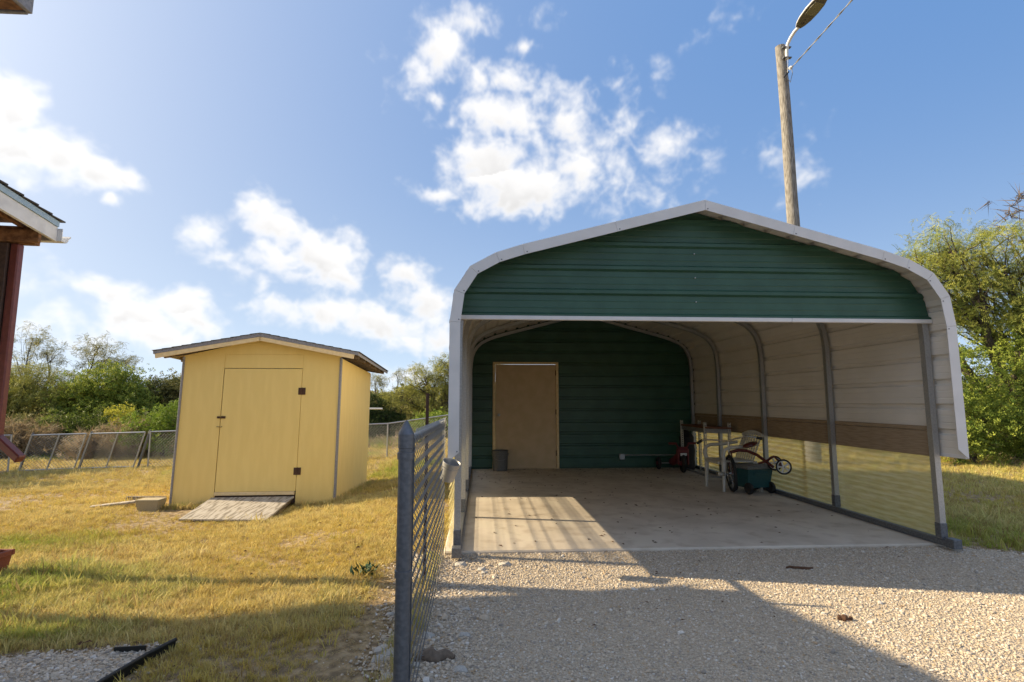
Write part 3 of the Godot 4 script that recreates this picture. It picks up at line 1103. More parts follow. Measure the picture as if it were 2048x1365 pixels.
# ---------------------------------------------------------------- fences
func zigzag(mb: MB, a: Vector3, b: Vector3, h: float, cell: float, r: float) -> void:   # woven wires standing between a and b
	var along := (b - a)
	var L := Vector2(along.x, along.z).length()
	var u := along / L
	var nrm := Vector3(-u.z, 0, u.x).normalized()
	var n := int(L / cell)
	var steps := int(h / (cell * .5))
	for k in n:
		var p := PackedVector3Array()
		for j in steps + 1:
			var side := 1.0 if j % 2 == 0 else -1.0
			var s := clampf((k + .5) * cell + side * cell * .53, 0.0, L)
			p.append(a + u * s + Vector3(0, j * cell * .5, 0) + nrm * side * r * .9)
		mb.tube(p, PackedFloat32Array([r]), 4, false)

func diamonds(mb: MB, a: Vector3, b: Vector3, top: Vector3, cell: float, r: float) -> void:   # the same fabric far off, as two families of wires
	var L := a.distance_to(b)
	var h := top.length()
	var u := (b - a) / L
	var w := top / h
	var nrm := u.cross(w)
	for f in [-1.0, 1.0]:
		var s := -h
		while s < L + h:
			var t0 := 0.0
			var t1 := h
			var x0: float = s
			var x1: float = s + f * h
			# clip to 0..L
			var lo := 0.0
			var hi := 1.0
			if x1 != x0:
				var ta := (0.0 - x0) / (x1 - x0)
				var tb := (L - x0) / (x1 - x0)
				lo = maxf(lo, minf(ta, tb))
				hi = minf(hi, maxf(ta, tb))
			if hi > lo:
				mb.tube(PackedVector3Array([a + u * lerpf(x0, x1, lo) + w * (h * lo) + nrm * r * f, a + u * lerpf(x0, x1, hi) + w * (h * hi) + nrm * r * f]), PackedFloat32Array([r]), 3, false)
			s += cell

func make_fences() -> void:
	# the fence that meets the carport
	var f := thing("chain_link_fence", "short chain-link fence with a capped steel end post, running to the carport", "fence", Vector3(-.31, -.03, -3.5))
	var pp := Vector3(-.314, -.1, -2.28)
	var po := MB.new()
	po.lathe(PackedVector2Array([Vector2(.0, 1.23 + .1), Vector2(.006, 1.228 + .1), Vector2(.034, 1.172 + .1), Vector2(.034, 1.165 + .1), Vector2(.033, 1.165 + .1), Vector2(.033, 1.115 + .1), Vector2(.0305, 1.112 + .1), Vector2(.0305, 0.0)]), 28, Transform3D(Basis(), pp))
	part(f, "end_post", po, M.galv_dull)
	for y in [1.085, .61, .18]:
		var bd := MB.new()
		bd.lathe(PackedVector2Array([Vector2(.0305, y + .112), Vector2(.0355, y + .111), Vector2(.0355, y + .083), Vector2(.0305, y + .088)]), 24, Transform3D(Basis(), pp))
		bd.slab(Vector3(-.305, y + .0, -2.33), Vector3(-.30, y + -.02, -2.30), .001)
		part(f, "brace_band", bd, M.galv_dull)
	var rl := MB.new()
	rl.rod(Vector3(-.314, 1.14, -2.31), Vector3(-.335, 1.115, -4.74), .0205, 12)
	part(f, "top_rail", rl, M.galv)
	var ms := MB.new()
	zigzag(ms, Vector3(-.285, 0.0, -2.33), Vector3(-.308, -.02, -4.72), 1.2, .066, .0022)
	part(f, "wire_mesh", ms, M.wire)
	var tb := MB.new()
	tb.bar(Vector3(-.29, .03, -2.325), Vector3(-.29, 1.15, -2.325), .016, .005, Vector3.RIGHT, .001)
	part(f, "tension_bar", tb, M.galv_dull)
	for z in [-2.7, -3.2, -3.7, -4.2, -4.6]:
		var ti := MB.new()
		ti.tube(ring(Vector3(-.322 + .008, 1.128, z), .023, Vector3(0, 0, 1), 10), PackedFloat32Array([.0018]), 4, false)
		part(f, "tie_wire", ti, M.wire)
	var tp := MB.new()
	tp.bar(Vector3(-.405, -.15, -4.06), Vector3(-.405, 1.37, -4.06), .024, .005, Vector3.RIGHT, .001)
	tp.bar(Vector3(-.405, -.15, -4.075), Vector3(-.405, 1.37, -4.075), .005, .03, Vector3.RIGHT, .001)
	var t := part(self, "steel_stake", tp, M.rust)
	tag(t, "rusty steel stake standing up behind the chain-link fence", "stake")
	# pail hung on the wire
	var pl := thing("metal_pail", "small galvanised pail hanging askew on the fence by the carport leg", "pail", Vector3(-.265, .75, -4.42))
	var xf := Transform3D(Basis(Vector3(0, 0, 1), deg_to_rad(-17.0)) * Basis(Vector3.RIGHT, .25), Vector3(-.275, .675, -4.42))
	var b := MB.new()
	b.lathe(PackedVector2Array([Vector2(0, .004), Vector2(.053, .004), Vector2(.055, .0), Vector2(.058, .006), Vector2(.073, .148), Vector2(.077, .15), Vector2(.077, .156), Vector2(.072, .156), Vector2(.07, .148), Vector2(.054, .01), Vector2(0, .01)]), 24, xf)
	part(pl, "body", b, M.galv)
	b = MB.new()
	var hp := PackedVector3Array()
	for i in 11:
		var a := PI * i / 10.0
		hp.append(xf * Vector3(.076 * cos(a), .145 - .07 * sin(a) * .3, .04 + .06 * sin(a)))
	b.tube(hp, PackedFloat32Array([.002]), 5)
	part(pl, "handle", b, M.wire)
	b = MB.new()
	b.tube(PackedVector3Array([xf * Vector3(.075, .14, 0), Vector3(-.2, .8, -4.5), Vector3(-.24, .9, -4.6), Vector3(-.31, .95, -4.62)]), PackedFloat32Array([.002]), 5)
	part(pl, "hanging_wire", b, M.wire)
	# leaning gate panels at the far side of the yard
	var cols := [[-12.32, -15.05], [-10.98, -15.30], [-9.42, -15.28]]
	for i in 2:
		var g := thing("chain_link_gate", ["chain-link gate leaf with a middle brace, beside the leaning corner post", "chain-link gate leaf with a middle brace, hung on the double post behind the shed"][i], "gate", Vector3(cols[i][0], -.5, cols[i][1]), "leaning gate leaves")
		var a := Vector3(cols[i][0] + .06, ground_y(cols[i][0], cols[i][1]) + .05, cols[i][1])
		var c := Vector3(cols[i + 1][0] - .06, ground_y(cols[i + 1][0], cols[i + 1][1]) + .05, cols[i + 1][1])
		var up := Vector3(.24, .93, 0)
		for e in [[a, a + up, "frame_tube"], [c, c + up, "frame_tube"], [a, c, "frame_tube"], [a + up, c + up, "frame_tube"], [a.lerp(c, .5), a.lerp(c, .5) + up, "middle_brace"]]:
			var m := MB.new()
			m.rod(e[0], e[1], .019, 8)
			part(g, e[2], m, M.galv)
		var w := MB.new()
		diamonds(w, a, c, up, .085, .0042)
		part(g, "wire_mesh", w, M.wire)
	var names := ["leaning galvanised gate post at the end of the far fence", "galvanised gate post between the two gate leaves", "galvanised gate post where the far fence reaches the shed"]
	for i in 3:
		var m := MB.new()
		var q := Vector3(cols[i][0], ground_y(cols[i][0], cols[i][1]) - .15, cols[i][1] - .02)
		m.rod(q, q + Vector3(.3, 1.16, 0), .032, 10)
		m.rod(q + Vector3(.3, 1.16, 0), q + Vector3(.308, 1.19, 0), .02, 8)
		var o := part(self, numbered("gate_post"), m, M.galv_dull)
		tag(o, names[i], "post", "gate posts")
	# far fence lines
	far_fence("low chain-link fence running behind the shed towards the carport", [Vector3(-9.1, 0, -15.28), Vector3(-6.6, 0, -15.4), Vector3(-4.7, 0, -15.6), Vector3(-2.72, 0, -15.8), Vector3(-.7, 0, -16.0), Vector3(1.4, 0, -16.2)])
	far_fence("low chain-link fence leading away from the gate leaves past the porch post", [Vector3(-12.5, 0, -15.0), Vector3(-14.4, 0, -14.7), Vector3(-16.4, 0, -14.4)])
	# stone at a post foot, clothes-line arm
	var cp := thing("clothesline_pole", "white clothesline pole whose cross arm shows past the shed wall", "pole", Vector3(-3.3, -.4, -14.0))
	var l := MB.new()
	l.rod(Vector3(-3.3, ground_y(-3.3, -14.0) - .1, -14.0), Vector3(-3.3, 1.12, -14.0), .03, 10)
	part(cp, "upright", l, M.white_wood)
	l = MB.new()
	l.rod(Vector3(-4.0, 1.13, -14.0), Vector3(-2.56, 1.115, -14.0), .022, 8)
	part(cp, "cross_arm", l, M.white_wood)

func far_fence(label: String, pts: Array) -> void:
	var f := thing("wire_fence", label, "fence", pts[0] + Vector3(0, ground_y(pts[0].x, pts[0].z), 0))
	for i in pts.size():
		pts[i].y = ground_y(pts[i].x, pts[i].z)
		var m := MB.new()
		m.rod(pts[i] + Vector3(0, -.1, 0), pts[i] + Vector3(0, 1.0, 0), .022, 8)
		part(f, "line_post", m, M.galv)
	for i in pts.size() - 1:
		var a: Vector3 = pts[i]
		var b: Vector3 = pts[i + 1]
		var m := MB.new()
		m.rod(a + Vector3(0, .985, 0), b + Vector3(0, .985, 0), .018, 8)
		part(f, "top_rail", m, M.galv)
		m = MB.new()
		diamonds(m, a + Vector3(0, .03, 0), b + Vector3(0, .03, 0), Vector3(0, .95, 0), .085, .0042)
		part(f, "wire_mesh", m, M.wire)

func ring(c: Vector3, r: float, ax: Vector3, n: int) -> PackedVector3Array:
	var s := ax.cross(Vector3.UP if absf(ax.y) < .9 else Vector3.RIGHT).normalized()
	var w := ax.cross(s).normalized()
	var o := PackedVector3Array()
	for i in n + 1:
		o.append(c + (s * cos(TAU * i / n) + w * sin(TAU * i / n)) * r)
	return o

# ---------------------------------------------------------------- utility pole
func make_pole() -> void:
	var base := Vector3(7.62, -.05, -11.3)
	var top := Vector3(7.075, 9.72, -11.3)
	base = top + (Vector3(7.163, 5.394, -11.3) - top) * (9.77 / 4.326)
	base.x = 7.26
	var root := thing("utility_pole", "weathered wooden utility pole with a street lamp, standing beyond the carport roof", "pole", Vector3(base.x, 0, base.z))
	var p := PackedVector3Array()
	var r := PackedFloat32Array()
	for i in 25:
		var t := i / 24.0
		p.append(base.lerp(top, t) + Vector3(.012 * sin(t * 9.0), 0, .012 * cos(t * 7.0)))
		r.append(lerpf(.158, .112, t) * (1.0 + .015 * sin(t * 37.0)))
	var m := MB.new()
	m.tube(p, r, 22)
	part(root, "shaft", m, M.pole)
	# bracket arm, towards the viewer and up
	var q := top + Vector3(.06, -.42, .16)
	var arm := PackedVector3Array([q, q + Vector3(.005, .2, .0), q + Vector3(.02, .36, .03), q + Vector3(.06, .48, .1), q + Vector3(.1, .56, .19), q + Vector3(.145, .61, .29)])
	m = MB.new()
	m.tube(arm, PackedFloat32Array([.038]), 12)
	part(root, "lamp_arm", m, M.lamp_grey)
	for y in [.02, .28]:
		m = MB.new()
		m.slab(q + Vector3(-.1, y, -.03), q + Vector3(.1, y + .025, .045), .004)
		part(root, "arm_clamp", m, M.galv_dull)
	var d := Vector3(.17, .22, .80).normalized()
	var side := d.cross(Vector3.UP).normalized()
	var up := side.cross(d)
	var hx := Transform3D(Basis(side, up, d), arm[5] - d * .02)
	# lamp head: flat-bottomed shell
	m = MB.new()
	var outl := [[0.0, .07, .06], [.08, .12, .085], [.22, .165, .10], [.42, .185, .11], [.6, .175, .10], [.74, .13, .075], [.8, .06, .03]]
	for i in outl.size() - 1:
		for k in 12:
			var a0 := PI * k / 12.0
			var a1 := PI * (k + 1) / 12.0
			var q4 := []
			for e in [[i, a0], [i, a1], [i + 1, a1], [i + 1, a0]]:
				var o: Array = outl[e[0]]
				q4.append(hx * Vector3(o[1] * cos(e[1]), o[2] * sin(e[1]), o[0]))
			m.quad(q4[0], q4[1], q4[2], q4[3], hx.basis * Vector3(cos(a0), sin(a0), 0))
	var head := part(root, "lamp_head", m, M.lamp_grey)
	m = MB.new()
	var poly := PackedVector2Array()
	for o in outl:
		poly.append(Vector2(o[1] - .006, o[0]))
	for i in range(outl.size() - 1, -1, -1):
		poly.append(Vector2(-outl[i][1] + .006, outl[i][0]))
	m.prism(poly, .012, Transform3D(Basis(side, d, -up), hx.origin - up * .001))
	part(head, "underside", m, M.lamp_under)
	m = MB.new()
	m.prism(PackedVector2Array([Vector2(.13, .34), Vector2(.14, .5), Vector2(.12, .64), Vector2(-.12, .64), Vector2(-.14, .5), Vector2(-.13, .34)]), .03, Transform3D(Basis(side, d, -up), hx.origin - up * .014))
	part(head, "lens", m, M.lamp_glass)
	m = MB.new()
	m.slab(Vector3(-.03, -.03, -.01), Vector3(.03, -.01, .03), .003)
	for i in m.v.size():
		m.v[i] = hx * m.v[i]
	for i in m.n.size():
		m.n[i] = hx.basis * m.n[i]
	part(head, "latch", m, M.black)
	# wattage sticker marks: an angle sign above two figures
	for e in [["^", .055, .2], ["55", .055, .12]]:
		var tm := TextMesh.new()
		tm.text = e[0]
		tm.font = SystemFont.new()
		tm.font.font_names = PackedStringArray(["Droid Sans"])
		tm.font_size = 32
		tm.pixel_size = .0028
		tm.depth = .002
		var tn := MeshInstance3D.new()
		tn.name = "sticker_mark"
		tn.mesh = tm
		tn.material_override = M.ink
		head.add_child(tn, true)
		tn.transform = Transform3D(Basis(-side, d, -up), hx.origin - root.position + d * e[2] - up * .016)
	# insulator and wires
	var w0 := top + Vector3(.16, -.62, .16)
	m = MB.new()
	m.lathe(PackedVector2Array([Vector2(0, .09), Vector2(.03, .085), Vector2(.04, .06), Vector2(.025, .045), Vector2(.04, .03), Vector2(.03, 0), Vector2(0, 0)]), 12, Transform3D(Basis(Vector3(0, 0, 1), -.9), w0 - Vector3(.06, .04, 0)))
	part(root, "insulator", m, M.white_wood)
	m = MB.new()
	m.tube(PackedVector3Array([q + Vector3(0, -.02, .04), q + Vector3(-.03, -.25, .06), q + Vector3(-.06, -.5, .06), q + Vector3(.0, -.62, .07), q + Vector3(.06, -.4, .08), w0]), PackedFloat32Array([.008]), 5)
	part(root, "drop_wire", m, M.wire)
	m = MB.new()
	m.bar(q + Vector3(-.14, -.5, .06), q + Vector3(-.02, -.36, .07), .03, .03)
	part(root, "splice", m, M.black)
	# overhead service line, a twisted pair rising towards the viewer
	var w1 := Vector3(6.6, 9.0, -2.0)
	var svc := thing("service_wire", "twisted overhead service wire leaving the utility pole", "wire", w0)
	for k in 2:
		var wp := PackedVector3Array()
		for i in 121:
			var t := i / 120.0
			var a := t * 75.0 + k * PI
			wp.append(w0.lerp(w1, t) + Vector3(.009 * cos(a), .009 * sin(a) - .5 * t * (1.0 - t), .0))
		m = MB.new()
		m.tube(wp, PackedFloat32Array([.0095]), 5)
		part(svc, "strand", m, M.wire if k == 0 else M.galv)

# ---------------------------------------------------------------- trees
func leaf_mesh(kind: String) -> ArrayMesh:
	var r := RandomNumberGenerator.new()
	r.seed = kind.hash()
	var m := MB.new()
	if kind == "feather":   # two drooping pinnate leaves on a stalk
		for s in 3:
			var yaw := -.7 + s * .7
			var p := Vector3.ZERO
			var d := Vector3(cos(yaw), .15, sin(yaw)).normalized()
			for i in 6:
				var p2 := p + d * .17
				var side := d.cross(Vector3.UP).normalized()
				for e in [-1.0, 1.0]:
					var tip: Vector3 = p2 + side * e * .15 + Vector3(0, -.05 + r.randf_range(-.03, .03), 0) + d * .05
					m.ftri(p2 - d * .03, p2 + d * .05, tip, Vector3.UP)
				p = p2
				d = (d + Vector3(r.randf_range(-.1, .1), -.22, r.randf_range(-.1, .1))).normalized()
	elif kind == "broad":
		for i in 11:
			var d := Vector3(r.randf_range(-1, 1), r.randf_range(-.5, 1), r.randf_range(-1, 1)).normalized()
			var c := d * r.randf_range(.15, .5)
			var up := Vector3(r.randf_range(-1, 1), r.randf_range(.2, 1), r.randf_range(-1, 1)).normalized()
			var s := d.cross(up).normalized() * .1
			m.ftri(c, c + d * .16 + s, c + d * .36, up)
			m.ftri(c, c + d * .36, c + d * .16 - s, up)
	else:   # bare twigs and dry stalks
		for i in 9:
			var d := Vector3(r.randf_range(-1, 1), r.randf_range(.1, 1.2), r.randf_range(-1, 1)).normalized()
			var c := Vector3(r.randf_range(-.1, .1), 0, r.randf_range(-.1, .1))
			var s := d.cross(Vector3(r.randf_range(-1, 1), .3, r.randf_range(-1, 1))).normalized() * .022
			m.ftri(c - s, c + s, c + d * r.randf_range(.5, 1.0), s.cross(d))
	return m.mesh()

var leaf_kinds := {}

func tree(called: String, label: String, category: String, base: Vector3, trunk: float, lobes: Array, clumps: int, per: int, clump_r: float, kind: String, size: float, c0: Color, c1: Color, sd: int, stems := 1, bark: Material = null, group := "") -> Node3D:
	var r := RandomNumberGenerator.new()
	r.seed = sd
	base.y = ground_y(base.x, base.z)
	var root := thing(called, label, category, base, group)
	var wood := MB.new()
	var buf := PackedFloat32Array()
	# limbs from the foot to a point inside each lobe
	var limbs := []
	for l in lobes.size():
		var lo: Array = lobes[l]
		var end := Vector3(lo[0], lo[1] + lo[4] * .1, lo[2])
		var foot := Vector3(r.randf_range(-.1, .1) * stems, -.1, r.randf_range(-.1, .1) * stems)
		var bow := Vector3(r.randf_range(-.15, .15), r.randf_range(.0, .25), r.randf_range(-.15, .15)) * end.length()
		var p := PackedVector3Array()
		var rr := PackedFloat32Array()
		for i in 9:
			var t := i / 8.0
			var q := foot.lerp(end, t) + bow * sin(t * PI) * .6 + Vector3(r.randfn(0, .03), r.randfn(0, .02), r.randfn(0, .03)) * end.length() * .35
			if i == 0:
				q = foot
			p.append(q)
			rr.append(lerpf(trunk, trunk * .22, pow(t, .7)))
		wood.tube(p, rr, 7, false)
		limbs.append(p)
	var total := 0.0
	for l in lobes:
		total += l[6]
	for k in clumps:
		var pick := r.randf() * total
		var l := 0
		while l < lobes.size() - 1 and pick > lobes[l][6]:
			pick -= lobes[l][6]
			l += 1
		var lo: Array = lobes[l]
		var d := Vector3(r.randfn(), r.randfn(), r.randfn()).normalized() * pow(r.randf(), .42)
		var c := Vector3(lo[0] + d.x * lo[3], lo[1] + d.y * lo[4], lo[2] + d.z * lo[5])
		c.y = maxf(c.y, .15)
		# branch out to the clump
		var lp: PackedVector3Array = limbs[l]
		var from := lp[4 + r.randi() % 5]
		var mid := from.lerp(c, .55) + Vector3(r.randfn(0, .08), r.randfn(0, .06) + .05, r.randfn(0, .08)) * from.distance_to(c)
		var br := trunk * r.randf_range(.1, .22)
		wood.tube(PackedVector3Array([from, from.lerp(mid, .5) + Vector3(r.randfn(0, .03), r.randfn(0, .03), r.randfn(0, .03)), mid, mid.lerp(c, .55) + Vector3(r.randfn(0, .04), r.randfn(0, .04), r.randfn(0, .04)), c]), PackedFloat32Array([br, br * .8, br * .6, br * .4, br * .2]), 4, false)
		var crad := clump_r * r.randf_range(.6, 1.25)
		for s in per:
			var o := Vector3(r.randfn(), r.randfn() * .7, r.randfn()) * crad * .55
			var b := Basis(Vector3.UP, r.randf() * TAU) * Basis(Vector3.RIGHT, r.randfn(0, .8)) * Basis(Vector3(0, 0, 1), r.randfn(0, .8))
			var sc := size * r.randf_range(.6, 1.3)
			var col := c0.lerp(c1, clampf(.5 + r.randfn(0, .27), 0.0, 1.0))
			put(buf, b.scaled(Vector3.ONE * sc), c + o, col)
	var wn := MeshInstance3D.new()
	wn.name = "trunk"
	wn.mesh = wood.mesh()
	wn.material_override = bark if bark else M.bark
	root.add_child(wn, true)
	if buf.size():
		if not leaf_kinds.has(kind):
			leaf_kinds[kind] = leaf_mesh(kind)
		scatter(root, "crown", leaf_kinds[kind], M.leaf, buf)
	return root

func make_trees() -> void:
	var mq0 := Color(.17, .23, .05)
	var mq1 := Color(.47, .46, .10)
	var gr0 := Color(.10, .17, .03)
	var gr1 := Color(.34, .42, .06)
	var ol0 := Color(.13, .145, .05)
	var ol1 := Color(.38, .35, .125)
	var dk0 := Color(.03, .05, .016)
	var dk1 := Color(.09, .13, .035)
	var dry0 := Color(.2, .15, .085)
	var dry1 := Color(.42, .33, .2)
	# right-hand side, beyond the carport
	tree("mesquite_tree", "tall mesquite with feathery yellow-green foliage beside the carport", "tree", Vector3(13.2, 0, -12.2), .2, [[-2.6, 4.35, .1, .9, .75, .9, 1.0], [-1.7, 4.9, .2, 1.1, .8, 1.0, 1.6], [-.5, 4.9, .0, 1.2, .9, 1.1, 1.8], [-1.5, 3.7, .1, 1.2, .8, 1.0, 1.7], [.6, 4.3, .2, 1.2, 1.0, 1.1, 1.4], [-.3, 3.3, .6, 1.1, .7, .9, 1.0], [2.0, 4.6, -.3, 1.3, 1.1, 1.2, 1.0]], 250, 26, .36, "feather", .17, mq0, mq1, 31)
	tree("dead_tree", "bare grey tree with forked leafless twigs rising over the mesquite", "tree", Vector3(15.4, 0, -12.8), .13, [[-.8, 6.2, .2, .9, .9, .7, 1.0], [.2, 6.9, .1, .8, .8, .7, 1.0], [-.2, 5.4, .0, .9, .7, .8, .7]], 46, 3, .35, "twig", .5, Color(.12, .1, .085), Color(.24, .2, .17), 32, 1, M.dead_bark)
	var rb := [[Vector3(10.7, 0, -11.3), 1.25, 2.7], [Vector3(12.3, 0, -11.6), 1.5, 3.0], [Vector3(13.9, 0, -11.2), 1.4, 2.6], [Vector3(11.0, 0, -14.2), 1.6, 3.1]]
	var rl := ["round green leafy shrub at the foot of the mesquite beside the carport", "broad leafy shrub with yellowing leaves beneath the tall mesquite", "green shrub at the lawn's edge past the mesquite", "leafy shrub standing behind the other shrubs near the mesquite"]
	for i in 4:
		var w: float = rb[i][1]
		var h: float = rb[i][2]
		tree("leafy_shrub", rl[i], "shrub", rb[i][0], .05, [[-w * .5, h * .3, .2, w * .7, h * .3, w * .7, 1.0], [w * .45, h * .35, .1, w * .7, h * .35, w * .7, 1.1], [-.1, h * .7, 0.0, w * .7, h * .3, w * .6, 1.2], [0.0, h * .25, .5, w * .8, h * .25, w * .5, 1.0]], 150, 24, .3, "broad", .12, gr0, gr1.lerp(mq1, .35), 40 + i, 4, null, "shrubs beside the carport")
	# shrubs seen dimly through the fibreglass and further along the right
	for i in 4:
		var zz: float = [-7.2, -16.5, -19.0, -22.0][i]
		var xx: float = [12.8, 11.0, 12.6, 10.5][i]
		tree("edge_shrub", ["olive shrub on the sunny grass out beyond the carport's fibreglass wall", "olive shrub past the back corner of the carport", "tall olive shrub far along the lawn's edge", "olive shrub at the far end of the lawn's edge"][i], "shrub", Vector3(xx, 0, zz), .06, [[-.8, 1.0, 0, 1.1, .9, 1.0, 1.0], [.8, 1.2, 0, 1.1, 1.0, 1.0, 1.0], [0, 2.1, 0, 1.0, .8, .9, .8]], 90, 20, .4, "broad", .18, ol0, gr1, 60 + i, 3, null, "shrubs along the edge of the lawn past the carport")
	# far left thicket, tree by tree
	var T := [
		["slender_tree", "thin airy tree whose wisps of leaves rise beside the porch post", Vector3(-21.4, 0, -26.0), .07, [[0.2, 5.0, 0, .7, .8, .7, 1.0], [1.0, 4.3, 0, .8, .6, .7, 1.0], [-.5, 4.0, 0, .8, .6, .7, .7], [.9, 3.4, .2, 1.1, .5, .9, .7]], 70, 9, .3, "feather", .22, ol0, ol1],
		["mesquite_tree", "wide mesquite with olive foliage next to the porch post", Vector3(-20.2, 0, -24.5), .13, [[-1.0, 2.9, 0, 1.5, .9, 1.2, 1.2], [.7, 2.9, .3, 1.4, .8, 1.2, 1.4], [1.9, 2.2, .4, 1.3, .8, 1.0, 1.1], [0, 1.8, .8, 1.6, .8, 1.0, 1.0]], 210, 22, .45, "feather", .24, ol0, mq1],
		["slender_tree", "small round-headed airy tree standing clear above the thicket", Vector3(-18.2, 0, -26.0), .08, [[.1, 4.5, 0, 1.0, .8, .9, 1.2], [1.0, 3.9, 0, .9, .6, .8, .9], [-.3, 3.5, 0, 1.0, .6, .8, .7]], 80, 10, .3, "feather", .22, ol0, ol1],
		["thicket_tree", "bright green bushy tree in the middle of the thicket", Vector3(-16.6, 0, -24.0), .1, [[-.6, 2.3, .2, 1.3, .9, 1.0, 1.2], [.6, 2.9, .1, 1.2, .8, 1.0, 1.3], [1.3, 2.0, .2, 1.1, .9, .9, 1.1], [-.2, 1.2, .7, 1.5, .8, .9, .9]], 190, 22, .42, "broad", .2, gr0, gr1.lerp(mq1, .5)],
		["thicket_tree", "dull olive bushy tree behind the low fence near the shed", Vector3(-14.9, 0, -25.5), .1, [[-.7, 2.4, 0, 1.3, .8, 1.0, 1.2], [.8, 2.5, 0, 1.2, .8, 1.0, 1.2], [0, 1.5, .5, 1.7, .9, 1.0, 1.0]], 180, 20, .45, "broad", .2, dk0, ol1],
		["thicket_tree", "grey olive tree with twiggy top beside the shed's eave", Vector3(-13.3, 0, -27.0), .09, [[-.5, 2.8, 0, 1.2, .9, 1.0, 1.0], [.7, 3.5, 0, .6, .8, .6, .5], [1.6, 3.4, 0, .6, .9, .6, .5], [.9, 1.9, .3, 1.5, 1.0, 1.0, 1.0]], 130, 15, .4, "feather", .22, ol0, ol1],
		["leafy_shrub", "vivid green shrub just beyond the fence beside the shed", Vector3(-10.9, 0, -19.2), .05, [[-.5, 1.0, 0, .9, .6, .8, 1.0], [.5, 1.4, 0, .9, .6, .8, 1.2], [0, .7, .3, 1.2, .5, .8, .9]], 110, 24, .3, "broad", .13, Color(.11, .18, .025), Color(.27, .36, .05)],
		["yellow_sapling", "yellow-leaved sapling in front of the thicket", Vector3(-13.4, 0, -20.6), .03, [[0, 1.5, 0, .5, .4, .5, 1.0], [.3, 1.0, 0, .5, .4, .5, .8]], 30, 16, .25, "broad", .13, Color(.34, .36, .04), Color(.6, .55, .08)],
		["dry_shrub", "brown dry shrub behind the chain-link gate leaves", Vector3(-17.3, 0, -20.6), .05, [[-.8, .6, 0, 1.2, .5, .8, 1.0], [.9, .7, 0, 1.2, .6, .8, 1.0]], 90, 16, .35, "twig", .45, dry0, dry1],
		["dry_shrub", "tan dry shrub between the yellow sapling and the green shrub", Vector3(-12.6, 0, -19.3), .04, [[-.5, .5, 0, 1.0, .45, .8, 1.0], [.7, .6, 0, 1.0, .5, .8, 1.0]], 80, 16, .32, "twig", .4, dry0, dry1],
		["dark_shrub", "dark leafy shrub low in the thicket behind the gate leaves", Vector3(-15.0, 0, -21.5), .06, [[-.9, .9, 0, 1.3, .8, .9, 1.0], [.9, 1.1, 0, 1.3, .8, .9, 1.0]], 130, 20, .36, "broad", .17, dk0, gr1.lerp(dk1, .5)],
		["dark_shrub", "dark leafy shrub beneath the wide mesquite by the porch post", Vector3(-18.9, 0, -21.8), .06, [[-.9, .9, 0, 1.4, .8, .9, 1.0], [1.0, .9, 0, 1.4, .8, .9, 1.0]], 130, 20, .36, "broad", .17, dk0, ol1],
		# between shed and carport
		["juniper_tree", "dark green juniper just past the shed's corner", Vector3(-5.3, 0, -25.0), .1, [[-.3, 1.5, 0, 1.0, .8, .9, 1.0], [.7, 1.1, 0, 1.0, .8, .9, 1.0], [-1.1, 1.7, -.2, 1.0, .8, .8, 1.0], [.2, .6, .5, 1.5, .5, .8, 1.0]], 200, 26, .36, "broad", .16, dk0, dk1],
		["mesquite_tree", "spreading mesquite with crooked limbs next to the carport's white trim", Vector3(-1.7, 0, -25.5), .14, [[-.9, 2.5, 0, 1.1, .8, .9, 1.2], [.5, 2.9, 0, 1.3, .9, 1.0, 1.4], [-1.8, 1.7, .2, 1.2, .7, .9, 1.0], [.3, 1.6, .3, 1.3, .8, .9, 1.2], [1.6, 3.2, 0, 1.1, 1.0, .9, 1.0], [-.4, .9, .4, 1.4, .5, .8, .8]], 230, 20, .36, "feather", .22, ol0, mq1],
		["slender_tree", "airy sapling with wispy tufts above the juniper", Vector3(-4.6, 0, -28.0), .06, [[-.9, 2.9, 0, .5, .4, .5, 1.0], [.2, 3.2, 0, .7, .4, .6, 1.0], [.8, 2.3, 0, .8, .5, .6, 1.0]], 40, 9, .28, "feather", .22, ol0, ol1],
		["leafy_shrub", "light green shrub behind the rusty stake", Vector3(-1.6, 0, -21.5), .04, [[-.5, .6, 0, .9, .5, .7, 1.0], [.6, .7, 0, .9, .5, .7, 1.0]], 80, 20, .3, "broad", .15, gr0, gr1],
		# out of the picture on the left, where the long shadows on the far lawn come from
		["shade_tree", "full crowned tree out past the porch, shading the far lawn", Vector3(-15.6, 0, -12.6), .14, [[0, 2.6, 0, 1.4, 1.0, 1.4, 1.0], [.9, 1.7, .7, 1.2, .7, 1.0, 1.0], [-.8, 1.6, -.6, 1.2, .8, 1.0, 1.0]], 170, 20, .45, "broad", .24, gr0, ol1],
		["shade_tree", "smaller tree out past the porch beside the full crowned one", Vector3(-17.2, 0, -15.4), .12, [[0, 2.9, 0, 1.3, .9, 1.2, 1.0], [.8, 1.8, .5, 1.3, .8, 1.0, 1.0]], 120, 20, .45, "broad", .24, gr0, ol1],
	]
	var sd := 100
	for t in T:
		sd += 1
		tree(t[0], t[1], "shrub" if String(t[0]).ends_with("shrub") else "tree", t[2], t[3], t[4], t[5], t[6], t[7], t[8], t[9], t[10], t[11], sd, 2)
	# the wood that closes the view far behind
	var buf := PackedFloat32Array()
	var r := RandomNumberGenerator.new()
	r.seed = 77
